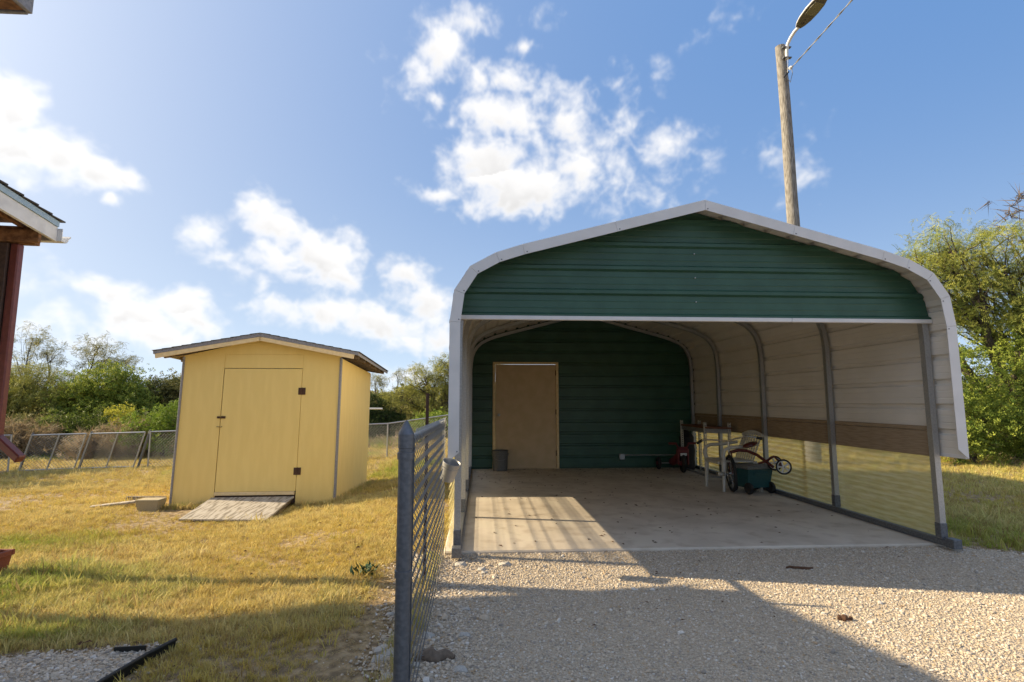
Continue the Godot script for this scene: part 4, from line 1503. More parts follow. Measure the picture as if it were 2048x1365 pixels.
	for i in 26000:
		var x := r.randf_range(-75.0, 70.0)
		var z := r.randf_range(-52.0, -31.0)
		var top := 2.0 + 1.1 * patch.get_noise_2d(x * 2.2, z * .6) + .5 * fine.get_noise_2d(x * 6.0, z)
		var y := ground_y(x, z) + pow(r.randf(), .8) * maxf(top, .6)
		var col := dk0.lerp(ol1, clampf(.5 + .8 * patch.get_noise_2d(x * 3.0, z * 3.0 + 40.0) + r.randfn(0, .2), 0, 1))
		put(buf, (Basis(Vector3.UP, r.randf() * TAU) * Basis(Vector3.RIGHT, r.randfn(0, .6))).scaled(Vector3.ONE * r.randf_range(.5, 1.0)), Vector3(x, y, z), col)
	var w := scatter(self, "far_wood", leaf_kinds["broad"], M.leaf, buf)
	tag(w, "distant low scrub wood closing the view behind the trees", "woodland")
	# tangled undergrowth along the thicket's foot
	buf = PackedFloat32Array()
	for i in 5200:
		var side := r.randf()
		var x := r.randf_range(-26.0, 3.0)
		var z := -21.5 + r.randfn(0, 1.1) - .12 * absf(x + 10.0)
		if side < .3:
			x = r.randf_range(9.3, 14.5)
			z = r.randf_range(-24.0, -8.0)
			if x < 9.9 + .5 * sin(z * 1.7):
				continue
		var tall := side >= .3
		var col := dry0.lerp(dry1, r.randf()) if r.randf() < .6 else gr0.lerp(gr1, r.randf())
		put(buf, (Basis(Vector3.UP, r.randf() * TAU)).scaled(Vector3.ONE * r.randf_range(.25, .75 if tall else .5)), Vector3(x, ground_y(x, z) - .02, z), col)
	if not leaf_kinds.has("twig"):
		leaf_kinds["twig"] = leaf_mesh("twig")
	w = scatter(self, "undergrowth", leaf_kinds["twig"], M.leaf, buf)
	tag(w, "dry tangled weeds along the foot of the thicket", "weeds")

# ---------------------------------------------------------------- things in the carport
func wheel(parent: Node, c: Vector3, ax: Vector3, r: float, w: float, spokes: int, rim_mat: Material) -> void:
	var t := MB.new()
	t.tube(ring(c, r - w * .5, ax, 28), PackedFloat32Array([w * .5]), 8, false)
	var o := part(parent, "tyre", t, M.rubber)
	t = MB.new()
	t.tube(ring(c, r - w * 1.05, ax, 24), PackedFloat32Array([w * .22]), 6, false)
	t.rod(c - ax * w * .7, c + ax * w * .7, w * .5, 10)
	for p in ring(c, r - w * 1.1, ax, spokes).slice(0, spokes):
		t.rod(c, p, .0035 if spokes > 6 else .012, 4)
	part(o, "rim", t, rim_mat)

func make_carport_things() -> void:
	# grey bucket by the door
	var bk := thing("plastic_bucket", "grey plastic bucket standing against the tan door", "bucket", Vector3(.375, 0, -10.22))
	var b := MB.new()
	b.lathe(PackedVector2Array([Vector2(0, .003), Vector2(.135, .003), Vector2(.137, .01), Vector2(.15, .3), Vector2(.158, .302), Vector2(.158, .33), Vector2(.152, .332), Vector2(.155, .365), Vector2(.162, .368), Vector2(.162, .38), Vector2(.15, .38), Vector2(.147, .37), Vector2(.132, .02), Vector2(0, .02)]), 30, Transform3D(Basis(), Vector3(.375, 0, -10.22)))
	part(bk, "body", b, M.grey_bucket)
	b = MB.new()
	var hp := PackedVector3Array()
	for i in 13:
		var a := PI * i / 12.0
		hp.append(Vector3(.375 - .162 * cos(a), .335 - .13 * sin(a), -10.22 + .03 + .14 * sin(a)))
	b.tube(hp, PackedFloat32Array([.003]), 5)
	part(bk, "handle", b, M.wire)
	# slotted-angle workbench
	var sh := thing("steel_workbench", "slotted steel workbench frame with a brown board top against the wall", "workbench", Vector3(4.0, 0, -9.3))
	var ups := [Vector3(3.83, 0, -9.93), Vector3(3.81, 0, -8.84), Vector3(4.13, 0, -8.62), Vector3(4.14, 0, -9.85)]
	for u in ups:
		var m := MB.new()
		for k in 24:   # a column of pieces leaves the slots open
			var y0: float = .002 + k * .0397
			m.slab(u + Vector3(-.02, y0, -.002), u + Vector3(-.008, y0 + .0397, .001), .0005)
			m.slab(u + Vector3(.008, y0, -.002), u + Vector3(.02, y0 + .0397, .001), .0005)
			m.slab(u + Vector3(-.0079, y0, -.002), u + Vector3(.0079, y0 + .017, .001), .0005)
		m.slab(u + Vector3(-.022, .002, -.04), u + Vector3(-.0195, .955, -.0025), .0005)
		part(sh, "upright", m, M.chair)
	for e in [[0, 1, .81, .07], [1, 2, .81, .07], [2, 3, .81, .07], [0, 1, .06, .04], [1, 2, .06, .04], [2, 3, .06, .04]]:
		var m := MB.new()
		var y: float = e[2]
		m.bar(ups[e[0]] + Vector3(0, y, 0), ups[e[1]] + Vector3(0, y, 0), e[3], .012, Vector3.UP, .001)
		part(sh, "rail", m, M.shelf_steel)
	var bt := MB.new()
	bt.prism(PackedVector2Array([Vector2(3.80, 8.82), Vector2(4.15, 8.58), Vector2(4.17, 9.88), Vector2(3.81, 9.96)]), .03, Transform3D(Basis(Vector3.RIGHT, Vector3(0, 0, -1), Vector3.UP), Vector3(0, .85, 0)))
	part(sh, "board_top", bt, M.bench)
	# white stacking chair, facing the open side
	var ch := thing("plastic_chair", "white plastic armchair with a slatted back, by the carport wall", "chair", Vector3(3.75, 0, -7.95))
	var f1 := Vector3(3.50, 0, -8.16)
	var f2 := Vector3(3.55, 0, -7.68)
	var back := Vector3(.5, 0, .02)
	var st := MB.new()
	var pr := PackedVector2Array()
	for e in [[f1, 0.0], [f2, 0.0], [f2, .92], [f1, .92]]:
		var q: Vector3 = e[0] + back * e[1]
		pr.append(Vector2(q.x, -q.z))
	st.prism(pr, .022, Transform3D(Basis(Vector3.RIGHT, Vector3(0, 0, -1), Vector3.UP), Vector3(0, .42, 0)))
	st.slab(Vector3(3.49, .385, -8.15), Vector3(3.515, .425, -7.70), .006)
	part(ch, "seat", st, M.chair)
	for f in [f1, f2]:
		var m := MB.new()
		m.tube(PackedVector3Array([f, f + Vector3(.01, .2, 0), f + Vector3(.02, .42, 0)]), PackedFloat32Array([.022, .028, .036]), 8)
		part(ch, "leg", m, M.chair)
		m = MB.new()
		m.tube(PackedVector3Array([f + back * 1.12, f + back * 1.02 + Vector3(0, .22, 0), f + back * .95 + Vector3(0, .43, 0)]), PackedFloat32Array([.022, .026, .03]), 8)
		part(ch, "leg", m, M.chair)
		m = MB.new()
		var outw := Vector3(0, 0, -.03 if f == f1 else .03)
		m.tube(PackedVector3Array([f + Vector3(.02, .43, 0), f + Vector3(.0, .52, 0) + outw, f + Vector3(.02, .6, 0) + outw, f + Vector3(.1, .635, 0) + outw, f + back * .6 + Vector3(0, .645, 0) + outw, f + back + Vector3(.02, .68, 0) + outw * .4]), PackedFloat32Array([.034, .03, .026, .026, .026, .024]), 8)
		part(ch, "armrest", m, M.chair)
	for i in 9:
		var m := MB.new()
		var t := (i + .5) / 9.0
		var q := f1.lerp(f2, t) + back * .93
		var arch := .05 * sin(t * PI)
		m.bar(q + Vector3(0, .44, 0), q + Vector3(.15 - arch * .3, .80 + arch, 0), .033, .012, Vector3(0, 0, 1), .003)
		part(ch, "back_slat", m, M.chair)
	var tr := MB.new()
	var tp := PackedVector3Array()
	for i in 11:
		var t := i / 10.0
		tp.append(f1.lerp(f2, t) + back * .93 + Vector3(.15, .80 + .05 * sin(t * PI), 0))
	tr.tube(tp, PackedFloat32Array([.026]), 8)
	part(ch, "back_rail", tr, M.chair)
	# teal rolling cooler
	var co := thing("wheeled_cooler", "teal wheeled cooler with a grey lid beneath the red tricycle", "cooler", Vector3(3.9, 0, -7.35))
	var cx := Basis(Vector3.UP, deg_to_rad(14.0))
	var cc := Transform3D(cx, Vector3(3.93, .0, -7.60))
	var cb := MB.new()
	var ring4 := [[.0, .185, .15], [.26, .215, .19]]
	for i in 4:
		var sg := [[-1, -1], [1, -1], [1, 1], [-1, 1]]
		var p := []
		for e in [[0, i], [0, (i + 1) % 4], [1, (i + 1) % 4], [1, i]]:
			var rr: Array = ring4[e[0]]
			p.append(cc * Vector3(sg[e[1]][0] * rr[1], .09 + rr[0], sg[e[1]][1] * rr[2]))
		cb.quad(p[0], p[1], p[2], p[3], (p[0] + p[2]) * .5 - cc.origin - Vector3(0, .2, 0))
	cb.box(cc.translated_local(Vector3(0, .095, 0)), Vector3(.37, .02, .30), .004)
	cb.box(cc.translated_local(Vector3(0, .29, .19)), Vector3(.24, .04, .02), .004)
	part(co, "body", cb, M.teal)
	cb = MB.new()
	cb.box(cc.translated_local(Vector3(0, .375, 0)), Vector3(.47, .05, .42), .016)
	part(co, "lid", cb, M.lid)
	for e in [[-.19, .16], [.19, .16], [-.19, -.15], [.19, -.15]]:
		var m := MB.new()
		var q := cc * Vector3(e[0], .085, e[1])
		m.tube(ring(q, .058, cx.x, 18), PackedFloat32Array([.026]), 8, false)
		m.rod(q - cx.x * .02, q + cx.x * .02, .045, 14)
		part(co, "wheel", m, M.rubber)
	# retro tricycle tipped over the cooler
	var tk := thing("red_tricycle", "old red tricycle tipped forward on its big front wheel over the teal cooler", "tricycle", Vector3(3.7, 0, -7.72))
	var wc := Vector3(3.66, .265, -7.66)
	wheel(tk, wc, Vector3(.97, .05, .20).normalized(), .265, .05, 20, M.chrome)
	var fm := MB.new()
	fm.tube(PackedVector3Array([wc + Vector3(0, .30, 0), wc + Vector3(.10, .335, .05), wc + Vector3(.2, .33, .12), wc + Vector3(.29, .28, .22), wc + Vector3(.36, .2, .32), wc + Vector3(.42, .13, .40)]), PackedFloat32Array([.024, .024, .023, .022, .02, .018]), 10)
	part(tk, "frame_tube", fm, M.red_paint)
	for s in [-1.0, 1.0]:
		var m := MB.new()
		m.bar(wc + Vector3(.0, .0, .05 * s), wc + Vector3(0, .32, .04 * s), .02, .012, Vector3.RIGHT)
		part(tk, "fork_blade", m, M.red_paint)
	fm = MB.new()
	fm.tube(PackedVector3Array([wc + Vector3(.27, .17, .28), wc + Vector3(.34, .21, .36), wc + Vector3(.42, .28, .42), wc + Vector3(.46, .23, .46), wc + Vector3(.48, .15, .50)]), PackedFloat32Array([.016]), 8)
	part(tk, "rear_step", fm, M.red_paint)
	wheel(tk, wc + Vector3(.49, .15, .53), Vector3(-.25, .05, .97).normalized(), .105, .024, 5, M.white_wood)
	wheel(tk, wc + Vector3(.52, .17, .26), Vector3(-.25, .05, .97).normalized(), .105, .024, 5, M.white_wood)
	fm = MB.new()
	fm.rod(wc + Vector3(.522, .17, .24), wc + Vector3(.489, .15, .55), .01)
	part(tk, "rear_axle", fm, M.chrome)
	fm = MB.new()
	fm.rod(wc + Vector3(.21, .32, .13), wc + Vector3(.23, .41, .15), .012)
	part(tk, "seat_post", fm, M.chrome)
	fm = MB.new()
	var sx := Transform3D(Basis(Vector3(0, 0, 1), .28) * Basis(Vector3.UP, .2), wc + Vector3(.23, .425, .15))
	fm.lathe(PackedVector2Array([Vector2(0, .03), Vector2(.05, .027), Vector2(.085, .01), Vector2(.09, -.01), Vector2(.06, -.03), Vector2(0, -.03)]), 18, sx.scaled_local(Vector3(1.35, 1, .85)))
	part(tk, "saddle", fm, M.red_paint)
	fm = MB.new()
	fm.tube(PackedVector3Array([wc + Vector3(-.36, .42, -.28), wc + Vector3(-.3, .47, -.2), wc + Vector3(-.14, .47, -.08), wc + Vector3(-.02, .46, .0), wc + Vector3(.02, .5, .1), wc + Vector3(.16, .55, .24), wc + Vector3(.3, .52, .3)]), PackedFloat32Array([.012]), 8)
	fm.rod(wc + Vector3(-.02, .3, 0), wc + Vector3(-.02, .46, 0), .013)
	part(tk, "handlebar", fm, M.chrome)
	for e in [[Vector3(-.37, .41, -.29), Vector3(-.32, .46, -.22)], [Vector3(.26, .53, .28), Vector3(.33, .515, .31)]]:
		var m := MB.new()
		m.rod(wc + e[0], wc + e[1], .02, 10)
		part(tk, "grip", m, M.black)
	fm = MB.new()
	fm.rod(wc + Vector3(-.16, -.01, .02), wc + Vector3(.1, .0, .06), .01)
	fm.slab(wc + Vector3(-.22, -.03, -.01), wc + Vector3(-.12, .02, .06), .006)
	part(tk, "pedal", fm, M.chrome)
	# red plastic ride-on
	var ry := thing("ride_on_toy", "red plastic ride-on trike with black wheels at the back of the carport", "toy", Vector3(3.72, 0, -9.9))
	var o := Vector3(3.72, 0, -9.72)
	wheel(ry, o + Vector3(.02, .17, 0), Vector3(1, 0, .15).normalized(), .17, .085, 5, M.red_toy)
	for x in [-.27, .27]:
		wheel(ry, o + Vector3(x, .12, -.5), Vector3(1, 0, .1).normalized(), .12, .07, 5, M.red_toy)
	var ty := MB.new()
	ty.tube(PackedVector3Array([o + Vector3(.0, .36, .02), o + Vector3(0, .3, -.14), o + Vector3(0, .2, -.32), o + Vector3(0, .14, -.5)]), PackedFloat32Array([.045, .06, .08, .07]), 10)
	part(ry, "body", ty, M.red_toy)
	ty = MB.new()
	ty.slab(o + Vector3(-.085, .15, -.04), o + Vector3(-.055, .42, .04), .012)
	ty.slab(o + Vector3(.095, .15, -.04), o + Vector3(.125, .42, .04), .012)
	ty.slab(o + Vector3(-.09, .36, -.045), o + Vector3(.13, .44, .045), .015)
	part(ry, "fork", ty, M.red_toy)
	ty = MB.new()
	ty.slab(o + Vector3(-.04, .31, .046), o + Vector3(.08, .36, .052), .004)
	part(ry, "front_badge", ty, M.white_wood)
	ty = MB.new()
	ty.tube(PackedVector3Array([o + Vector3(-.24, .535, .02), o + Vector3(-.1, .53, .0), o + Vector3(-.06, .45, .0), o + Vector3(.1, .45, .0), o + Vector3(.14, .53, .0), o + Vector3(.27, .535, .02)]), PackedFloat32Array([.021]), 8)
	part(ry, "handlebar", ty, M.red_toy)
	ty = MB.new()
	ty.rod(o + Vector3(-.3, .12, -.5), o + Vector3(.3, .12, -.5), .012)
	part(ry, "rear_axle", ty, M.galv)
	# guessed dark sack added for the unclear dark patch beside the workbench
	var sk := thing("dark_bundle", "guessed dark sack leaning in the back corner of the carport", "bundle", Vector3(4.0, 0, -10.12))
	var sb := MB.new()
	sb.lathe(PackedVector2Array([Vector2(.0, .0), Vector2(.13, .004), Vector2(.15, .06), Vector2(.14, .2), Vector2(.155, .36), Vector2(.135, .52), Vector2(.14, .62), Vector2(.09, .7), Vector2(.05, .73), Vector2(.07, .79), Vector2(0, .8)]), 16, Transform3D(Basis(Vector3.UP, .4), Vector3(3.99, 0, -10.15)))
	part(sk, "bundle_body", sb, M.rubber)
	# dead leaves blown over the slab
	var buf := PackedFloat32Array()
	var lf := MB.new()
	lf.ftri(Vector3(-.5, 0, 0), Vector3(0, .12, .28), Vector3(.5, .02, 0), Vector3.UP)
	lf.ftri(Vector3(-.5, 0, 0), Vector3(.5, .02, 0), Vector3(0, .15, -.25), Vector3.UP)
	for i in 420:
		var x := rng.randf_range(-.1, 4.1)
		var z := lerpf(-10.35, -4.9, pow(rng.randf(), 2.3))
		put(buf, Basis(Vector3.UP, rng.randf() * TAU).scaled(Vector3.ONE * rng.randf_range(.012, .055)), Vector3(x, .003, z), Color(1, 1, 1))
	for i in 70:
		var x := rng.randf_range(.6, 4.4)
		var z := rng.randf_range(-4.78, -3.2)
		put(buf, Basis(Vector3.UP, rng.randf() * TAU).scaled(Vector3.ONE * rng.randf_range(.012, .04)), Vector3(x, ground_y(x, z) + .022, z), Color(1, 1, 1))
	for i in 160:
		var x := rng.randf_range(-4.2, -.5)
		var z := rng.randf_range(-8.0, -2.6)
		put(buf, (Basis(Vector3.UP, rng.randf() * TAU) * Basis(Vector3.RIGHT, rng.randfn(0, .4))).scaled(Vector3.ONE * rng.randf_range(.02, .05)), Vector3(x, ground_y(x, z) + .025, z), Color(1, 1, 1))
	var s := scatter(self, "fallen_leaves", lf.mesh(), M.litter, buf)
	tag(s, "dead brown leaves blown over the slab, gravel and lawn", "leaves")

# ---------------------------------------------------------------- small things in the yard
func make_yard_things() -> void:
	var pt := thing("terracotta_planter", "square red terracotta planter with a thick rim, on a flat stone", "planter", Vector3(-4.12, -.16, -4.82))
	var gy := ground_y(-4.12, -4.82)
	var c := Vector3(-4.12, gy + .03, -4.82)
	var b := MB.new()
	for i in 4:
		var sg := [[-1, -1], [1, -1], [1, 1], [-1, 1]]
		var p := []
		for e in [[0, i], [0, (i + 1) % 4], [1, (i + 1) % 4], [1, i]]:
			var w: float = [.10, .115][e[0]]
			p.append(c + Vector3(sg[e[1]][0] * w, [.0, .13][e[0]], sg[e[1]][1] * w))
		b.quad(p[0], p[1], p[2], p[3], (p[0] + p[2]) * .5 - c)
	part(pt, "body", b, M.terracotta)
	for e in [[-.13, -.13, .13, -.10], [-.13, .10, .13, .13], [-.13, -.098, -.10, .098], [.10, -.098, .13, .098]]:
		b = MB.new()
		b.slab(c + Vector3(e[0], .13, e[1]), c + Vector3(e[2], .175, e[3]), .005)
		part(pt, "rim", b, M.terracotta)
	b = MB.new()
	b.slab(c + Vector3(-.1, .1, -.1), c + Vector3(.1, .15, .1), .002)
	part(pt, "soil", b, M.soil)
	var fs := MB.new()
	fs.slab(Vector3(-4.36, gy - .05, -4.97), Vector3(-3.99, gy + .027, -4.65), .01)
	var fo := part(self, "flat_stone", fs, M.blockwork)
	tag(fo, "flat pale stone under the red planter", "stone")
	# block and boards by the shed corner
	var bl := thing("concrete_trough", "tan cast trough block sitting at the shed's front corner", "block", Vector3(-4.86, -.29, -8.36))
	var t := MB.new()
	var y0 := ground_y(-4.86, -8.36)
	for i in 4:
		var sg := [[-1, -1], [1, -1], [1, 1], [-1, 1]]
		var p := []
		for e in [[0, i], [0, (i + 1) % 4], [1, (i + 1) % 4], [1, i]]:
			var k: float = [.78, 1.0][e[0]]
			p.append(Vector3(-4.88 + sg[e[1]][0] * .165 * k, y0 + [-.02, .165][e[0]], -8.34 + sg[e[1]][1] * .11 * k))
		t.quad(p[0], p[1], p[2], p[3], (p[0] + p[2]) * .5 - Vector3(-4.88, y0 + .07, -8.34))
	t.slab(Vector3(-5.045, y0 + .15, -8.45), Vector3(-4.715, y0 + .166, -8.23), .004)
	part(bl, "block", t, M.blockwork)
	for e in [["grey plank lying half buried on the lawn by the trough block", Vector3(-5.85, 0, -8.5), Vector3(-5.1, 0, -8.75), .14, .03, .02], ["short upright board behind the plank by the shed", Vector3(-5.75, 0, -9.15), Vector3(-5.15, 0, -9.2), .03, .10, .03]]:
		var m := MB.new()
		var p0: Vector3 = e[1]
		var p1: Vector3 = e[2]
		p0.y = ground_y(p0.x, p0.z) + e[5]
		p1.y = ground_y(p1.x, p1.z) + e[5] + (.07 if e[3] > .1 else 0.0)
		m.bar(p0, p1, e[3], e[4], (p1 - p0).cross(Vector3.UP), .004)
		var o := part(self, numbered("loose_board"), m, M.ramp)
		tag(o, e[0], "board")
	# black edging strips by the gravel path
	var ed := MB.new()
	var ep := PackedVector3Array([Vector3(-1.70, 0, -3.20), Vector3(-1.76, 0, -3.05), Vector3(-1.79, 0, -2.9), Vector3(-1.82, 0, -2.75), Vector3(-1.86, 0, -2.5), Vector3(-1.9, 0, -2.2)])
	for i in ep.size() - 1:
		var p0 := ep[i] + Vector3(0, ground_y(ep[i].x, ep[i].z), 0)
		var p1 := ep[i + 1] + Vector3(0, ground_y(ep[i + 1].x, ep[i + 1].z), 0)
		var t0 := Vector3(.012, .055 if i > 0 else .06, .0)
		var t1 := Vector3(.012, .055, .0)
		for s in [Vector3.ZERO, Vector3(.006, 0, 0)]:
			ed.quad(p0 + s - Vector3(0, .02, 0), p1 + s - Vector3(0, .02, 0), p1 + t1 + s, p0 + t0 + s, Vector3(-1 if s == Vector3.ZERO else 1, 0, 0))
		ed.rod(p0 + t0 + Vector3(.003, 0, 0), p1 + t1 + Vector3(.003, 0, 0), .011, 8)
	var eo := part(self, "garden_edging", ed, M.edging)
	tag(eo, "black plastic garden edging strip pulled up along the gravel path", "edging")
	ed = MB.new()
	ed.bar(Vector3(-2.02, ground_y(-2.02, -3.2) + .02, -3.215), Vector3(-1.84, ground_y(-1.84, -3.2) + .025, -3.20), .03, .008, Vector3.UP, .001)
	eo = part(self, "edging_piece", ed, M.edging)
	tag(eo, "short black edging piece lying flat at the path's corner", "edging")
	# bits lying on the gravel
	var bits := [[-.26, -2.93, .16, .055, M.rafter, "splintered grey wood chunk in the stones by the fence foot"], [2.56, -4.25, .13, .02, M.litter, "flat brown bark scrap on the shaded gravel before the slab"], [2.24, -3.28, .05, .03, M.litter, "brown clod at the edge of the long shadow on the gravel"]]
	for e in bits:
		var m := MB.new()
		var q := Vector3(e[0], ground_y(e[0], e[1]) + .012, e[1])
		var rr := RandomNumberGenerator.new()
		rr.seed = int(e[0] * 100)
		var p := PackedVector3Array()
		var ra := PackedFloat32Array()
		for i in 7:
			p.append(q + Vector3((i / 6.0 - .5) * e[2] * 1.6, rr.randf_range(-.004, .008), rr.randf_range(-.02, .02)))
			ra.append(e[3] * (.25 + .45 * sin((i + .6) / 7.2 * PI)) * rr.randf_range(.7, 1.2))
		m.tube(p, ra, 6)
		var o := part(self, numbered("wood_scrap"), m, e[4])
		tag(o, e[5], "scrap")
	# dark weed by the fence
	var wd := thing("weed_plant", "small dark green weed in the dry grass near the fence", "weed", Vector3(-.88, ground_y(-.88, -4.36), -4.36))
	var w := MB.new()
	var r := RandomNumberGenerator.new()
	r.seed = 9
	for i in 46:
		var a := r.randf() * TAU
		var d := Vector3(cos(a), r.randf_range(.3, 1.4), sin(a)).normalized()
		var o := Vector3(-.88, ground_y(-.88, -4.36), -4.36) + Vector3(r.randfn(0, .05), r.randf() * .05, r.randfn(0, .03))
		var s := d.cross(Vector3.UP).normalized() * .011
		w.ftri(o, o + d * .04 + s, o + d * .085, Vector3.UP)
		w.ftri(o, o + d * .085, o + d * .04 - s, Vector3.UP)
	var wm := mat("weed_green", [lin(.03, .075, .02)], .7)
	part(wd, "leaves", w, wm)
	# bigger stones by the fence
	var pale := mat("pale_stone", [lin(.36, .34, .31), lin(.5, .475, .43)], .95, .1, .03, .05)
	for i in 16:
		var m := MB.new()
		var x := r.randf_range(-.62, .0) if i < 12 else r.randf_range(-.2, .25)
		var z := r.randf_range(-3.6, -2.35) if i < 12 else r.randf_range(-4.6, -4.1)
		stone(m, Vector3(x, ground_y(x, z) + .008, z), r.randf_range(.022, .05), r)
		var o := part(self, numbered("loose_stone"), m, pale)
		tag(o, "pale fist-sized stone lying at the foot of the chain-link fence", "stone", "stones along the fence foot")

func stone(m: MB, c: Vector3, s: float, r: RandomNumberGenerator) -> void:
	var ph := (1.0 + sqrt(5.0)) / 2.0
	var vs: Array[Vector3] = []
	for e in [[-1, ph, 0], [1, ph, 0], [-1, -ph, 0], [1, -ph, 0], [0, -1, ph], [0, 1, ph], [0, -1, -ph], [0, 1, -ph], [ph, 0, -1], [ph, 0, 1], [-ph, 0, -1], [-ph, 0, 1]]:
		var d := Vector3(e[0], e[1], e[2]).normalized()
		vs.append(c + Vector3(d.x * 1.15, d.y * .62, d.z * .9) * s * r.randf_range(.7, 1.2))
	for f in [[0, 11, 5], [0, 5, 1], [0, 1, 7], [0, 7, 10], [0, 10, 11], [1, 5, 9], [5, 11, 4], [11, 10, 2], [10, 7, 6], [7, 1, 8], [3, 9, 4], [3, 4, 2], [3, 2, 6], [3, 6, 8], [3, 8, 9], [4, 9, 5], [2, 4, 11], [6, 2, 10], [8, 6, 7], [9, 8, 1]]:
		var q := (vs[f[0]] + vs[f[1]] + vs[f[2]]) / 3.0
		m.ftri(vs[f[0]], vs[f[1]], vs[f[2]], q - c)

func make_gravel() -> void:
	var r := RandomNumberGenerator.new()
	r.seed = 14
	var meshes := []
	var bufs := []
	for k in 3:
		var m := MB.new()
		stone(m, Vector3.ZERO, 1.0, r)
		meshes.append(m.mesh())
		bufs.append(PackedFloat32Array())
	for i in 190000:
		var x := r.randf_range(-1.2, 6.4)
		var z := -5.0 + 3.1 * r.randf()
		if i > 165000:
			x = r.randf_range(-3.4, -1.2)
			z = r.randf_range(-3.3, -2.3)
		var g := gravel_at(x, z)
		if g < 0.0 and r.randf() > exp(g * 11.0) * .5:
			continue
		if x > -1.84 and x < -1.1 and z > -3.2 and r.randf() > .3:
			continue
		if x > -.33 and x < 4.41 and z < -4.82:
			continue
		var s := .003 + .0055 * pow(r.randf(), 2.6)
		if r.randf() < .012:
			s *= r.randf_range(1.6, 2.6)
		if x < .3:
			s *= 1.0 + .8 * r.randf() * smoothstep(.3, -.3, x)
		var t := r.randf()
		var col := Color(.41, .345, .265).lerp(Color(.60, .52, .415), t)
		if r.randf() < .13:
			col = Color(.32, .285, .245)
		if r.randf() < .08:
			col = Color(.44, .33, .21)
		if r.randf() < .07:
			col = Color(.64, .60, .54)
		var b := Basis(Vector3.UP, r.randf() * TAU) * Basis(Vector3.RIGHT, r.randfn(0, .5))
		put(bufs[i % 3], b.scaled(Vector3.ONE * s), Vector3(x, ground_y(x, z) + .006 + s * .3, z), col)
	for k in 3:
		var o := scatter(self, numbered("gravel_stones"), meshes[k], M.stone, bufs[k])
		tag(o, ["pale crushed limestone gravel covering the driveway", "angular tan gravel covering the driveway", "rounded grey gravel covering the driveway"][k], "gravel", "loose gravel")

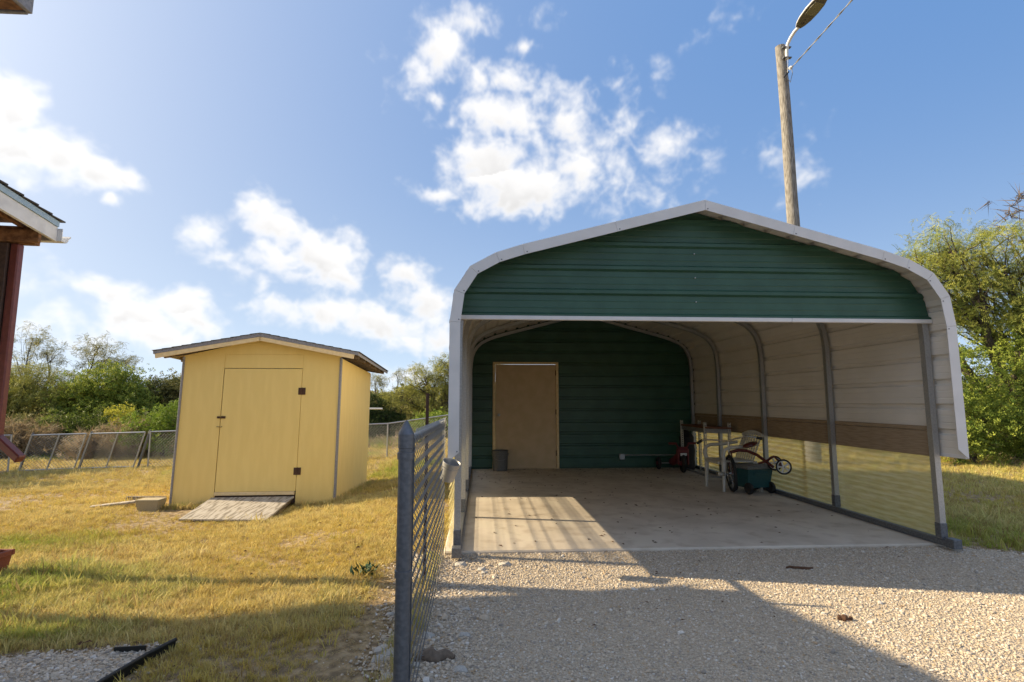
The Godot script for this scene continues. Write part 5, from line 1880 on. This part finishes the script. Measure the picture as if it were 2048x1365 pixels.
# ---------------------------------------------------------------- grass
func make_grass() -> void:
	var r := RandomNumberGenerator.new()
	r.seed = 21
	var meshes := []
	var bufs := []
	for k in 3:
		var m := MB.new()
		for i in 11:
			var a := r.randf() * TAU
			var o := Vector3(r.randfn(0, .32), 0, r.randfn(0, .32))
			var lean := r.randf_range(.15, .9)
			var d := Vector3(cos(a) * lean, 1.0, sin(a) * lean).normalized() * r.randf_range(.55, 1.15)
			var s := Vector3(-sin(a + r.randfn(0, .5)), 0, cos(a)).normalized() * .034
			var mid := o + d * .55 + Vector3(0, .06, 0)
			m.ftri(o - s, o + s, mid + s * .8, Vector3(cos(a), .4, sin(a)))
			m.ftri(o - s, mid + s * .8, mid - s * .8, Vector3(cos(a), .4, sin(a)))
			m.ftri(mid - s * .8, mid + s * .8, o + d + Vector3(cos(a), -.2, sin(a)) * .25 * lean, Vector3(cos(a), .4, sin(a)))
		meshes.append(m.mesh())
		bufs.append(PackedFloat32Array())
	var straw := Color(.66, .545, .235)
	var gold := Color(.55, .42, .105)
	var green := Color(.27, .36, .05)
	var brown := Color(.33, .22, .10)
	# [x0, x1, z0, z1, count, size]
	for e in [[-4.6, -.2, -5.2, -2.4, 24000, .05], [-7.0, -.2, -8.6, -5.2, 26000, .052], [-11.5, -.3, -13.0, -8.6, 26000, .06], [-17.0, 2.0, -22.0, -13.0, 26000, .085], [4.4, 10.5, -7.0, -4.0, 9000, .055], [4.4, 12.0, -14.0, -7.0, 12000, .065], [4.4, 14.0, -24.0, -14.0, 6000, .09]]:
		for i in e[4]:
			var x := r.randf_range(e[0], e[1])
			var z := r.randf_range(e[2], e[3])
			if not lawn_at(x, z) or gravel_at(x, z) > -.03 - .14 * r.randf():
				continue
			var p := patch.get_noise_2d(x * 9.0, z * 9.0)
			var q := patch.get_noise_2d(x * 3.0 + 70.0, z * 3.0)
			var bare := 0.0
			bare = maxf(bare, 1.0 - Vector2((x + .62) / .34, (z + 3.7) / 1.7).length())   # worn strip along the fence
			bare = maxf(bare, .9 - Vector2((x + 4.2) / 1.7, (z + 8.2) / .55).length())   # in front of the shed
			bare = maxf(bare, .45 - Vector2((x + 1.55) / .5, (z + 2.75) / .4).length())
			bare = maxf(bare, .8 - Vector2((x + 3.7) / .6, (z + 4.75) / .35).length())
			bare = maxf(bare, .55 - Vector2((x + 1.9) / .8, (z + 9.0) / 1.0).length())
			var thatch := r.randf() < bare * 1.5 - p * .8
			if thatch and r.randf() < .35 + .3 * bare:
				continue
			if p < -.4 and r.randf() < .3:
				continue
			var wet := smoothstep(.1, .55, q + .3 * p)
			wet = maxf(wet, 1.0 - Vector2((x + 4.9) / 1.6, (z + 6.2) / .8).length())
			wet = maxf(wet, 1.05 - Vector2((x + 2.75) / .9, (z + 3.55) / .22).length())
			if x > 4.0:
				wet = maxf(wet, .35)
			var col := gold.lerp(straw, clampf(.5 + p * 1.2 + r.randfn(0, .3), 0, 1))
			col = col.lerp(green, clampf(wet * .75 + r.randfn(0, .16), 0, .9))
			if r.randf() < .16:
				col = col.lerp(brown, .75)
			var s: float = e[5] * (1.0 + 1.1 * maxf(0.0, fine.get_noise_2d(x * 75.0, z * 75.0))) * (1.7 if r.randf() < .02 else 1.0) * r.randf_range(.5, 1.15) * (1.0 + .5 * p) * (1.0 + .35 * wet)
			var tall := r.randf_range(.7, 1.2)
			if thatch:
				col = brown.lerp(straw, r.randf() * .7)
				tall = r.randf_range(.12, .35)
			put(bufs[i % 3], (Basis(Vector3.UP, r.randf() * TAU)).scaled(Vector3(s, s * tall, s)), Vector3(x, ground_y(x, z) - .003, z), col)
	# longer uncut blades where the mower does not reach
	for i in 2600:
		var x := 0.0
		var z := 0.0
		var pick := i % 5
		if pick == 0:
			x = r.randf_range(-4.75, -2.2)
			z = -8.42 + absf(r.randfn(0, .04))
			if x > -4.1 and x < -2.8:
				continue
		elif pick == 1:
			x = -2.2 + absf(r.randfn(0, .04))
			z = r.randf_range(-11.0, -8.45)
		elif pick == 2:
			x = -.36 - absf(r.randfn(0, .06))
			z = r.randf_range(-4.8, -2.3)
			if r.randf() < .5:
				continue
		elif pick == 3:
			x = r.randf_range(-12.4, -1.0)
			z = -15.4 + r.randfn(0, .1)
		else:
			x = 4.47 + absf(r.randfn(0, .05))
			z = r.randf_range(-10.6, -4.9)
		var s := r.randf_range(.05, .12)
		var col := straw.lerp(brown, r.randf() * .6).lerp(green, .5 if r.randf() < .3 else 0.0)
		put(bufs[i % 3], (Basis(Vector3.UP, r.randf() * TAU)).scaled(Vector3(s * .7, s * r.randf_range(.8, 1.4), s * .7)), Vector3(x, ground_y(x, z) - .003, z), col)
	for k in 3:
		var o := scatter(self, numbered("grass"), meshes[k], M.blade, bufs[k])
		tag(o, ["dry yellow lawn grass around the shed and carport", "short straw-coloured lawn grass in tufts", "sparse golden lawn grass with green blades"][k], "grass", "lawn grass")
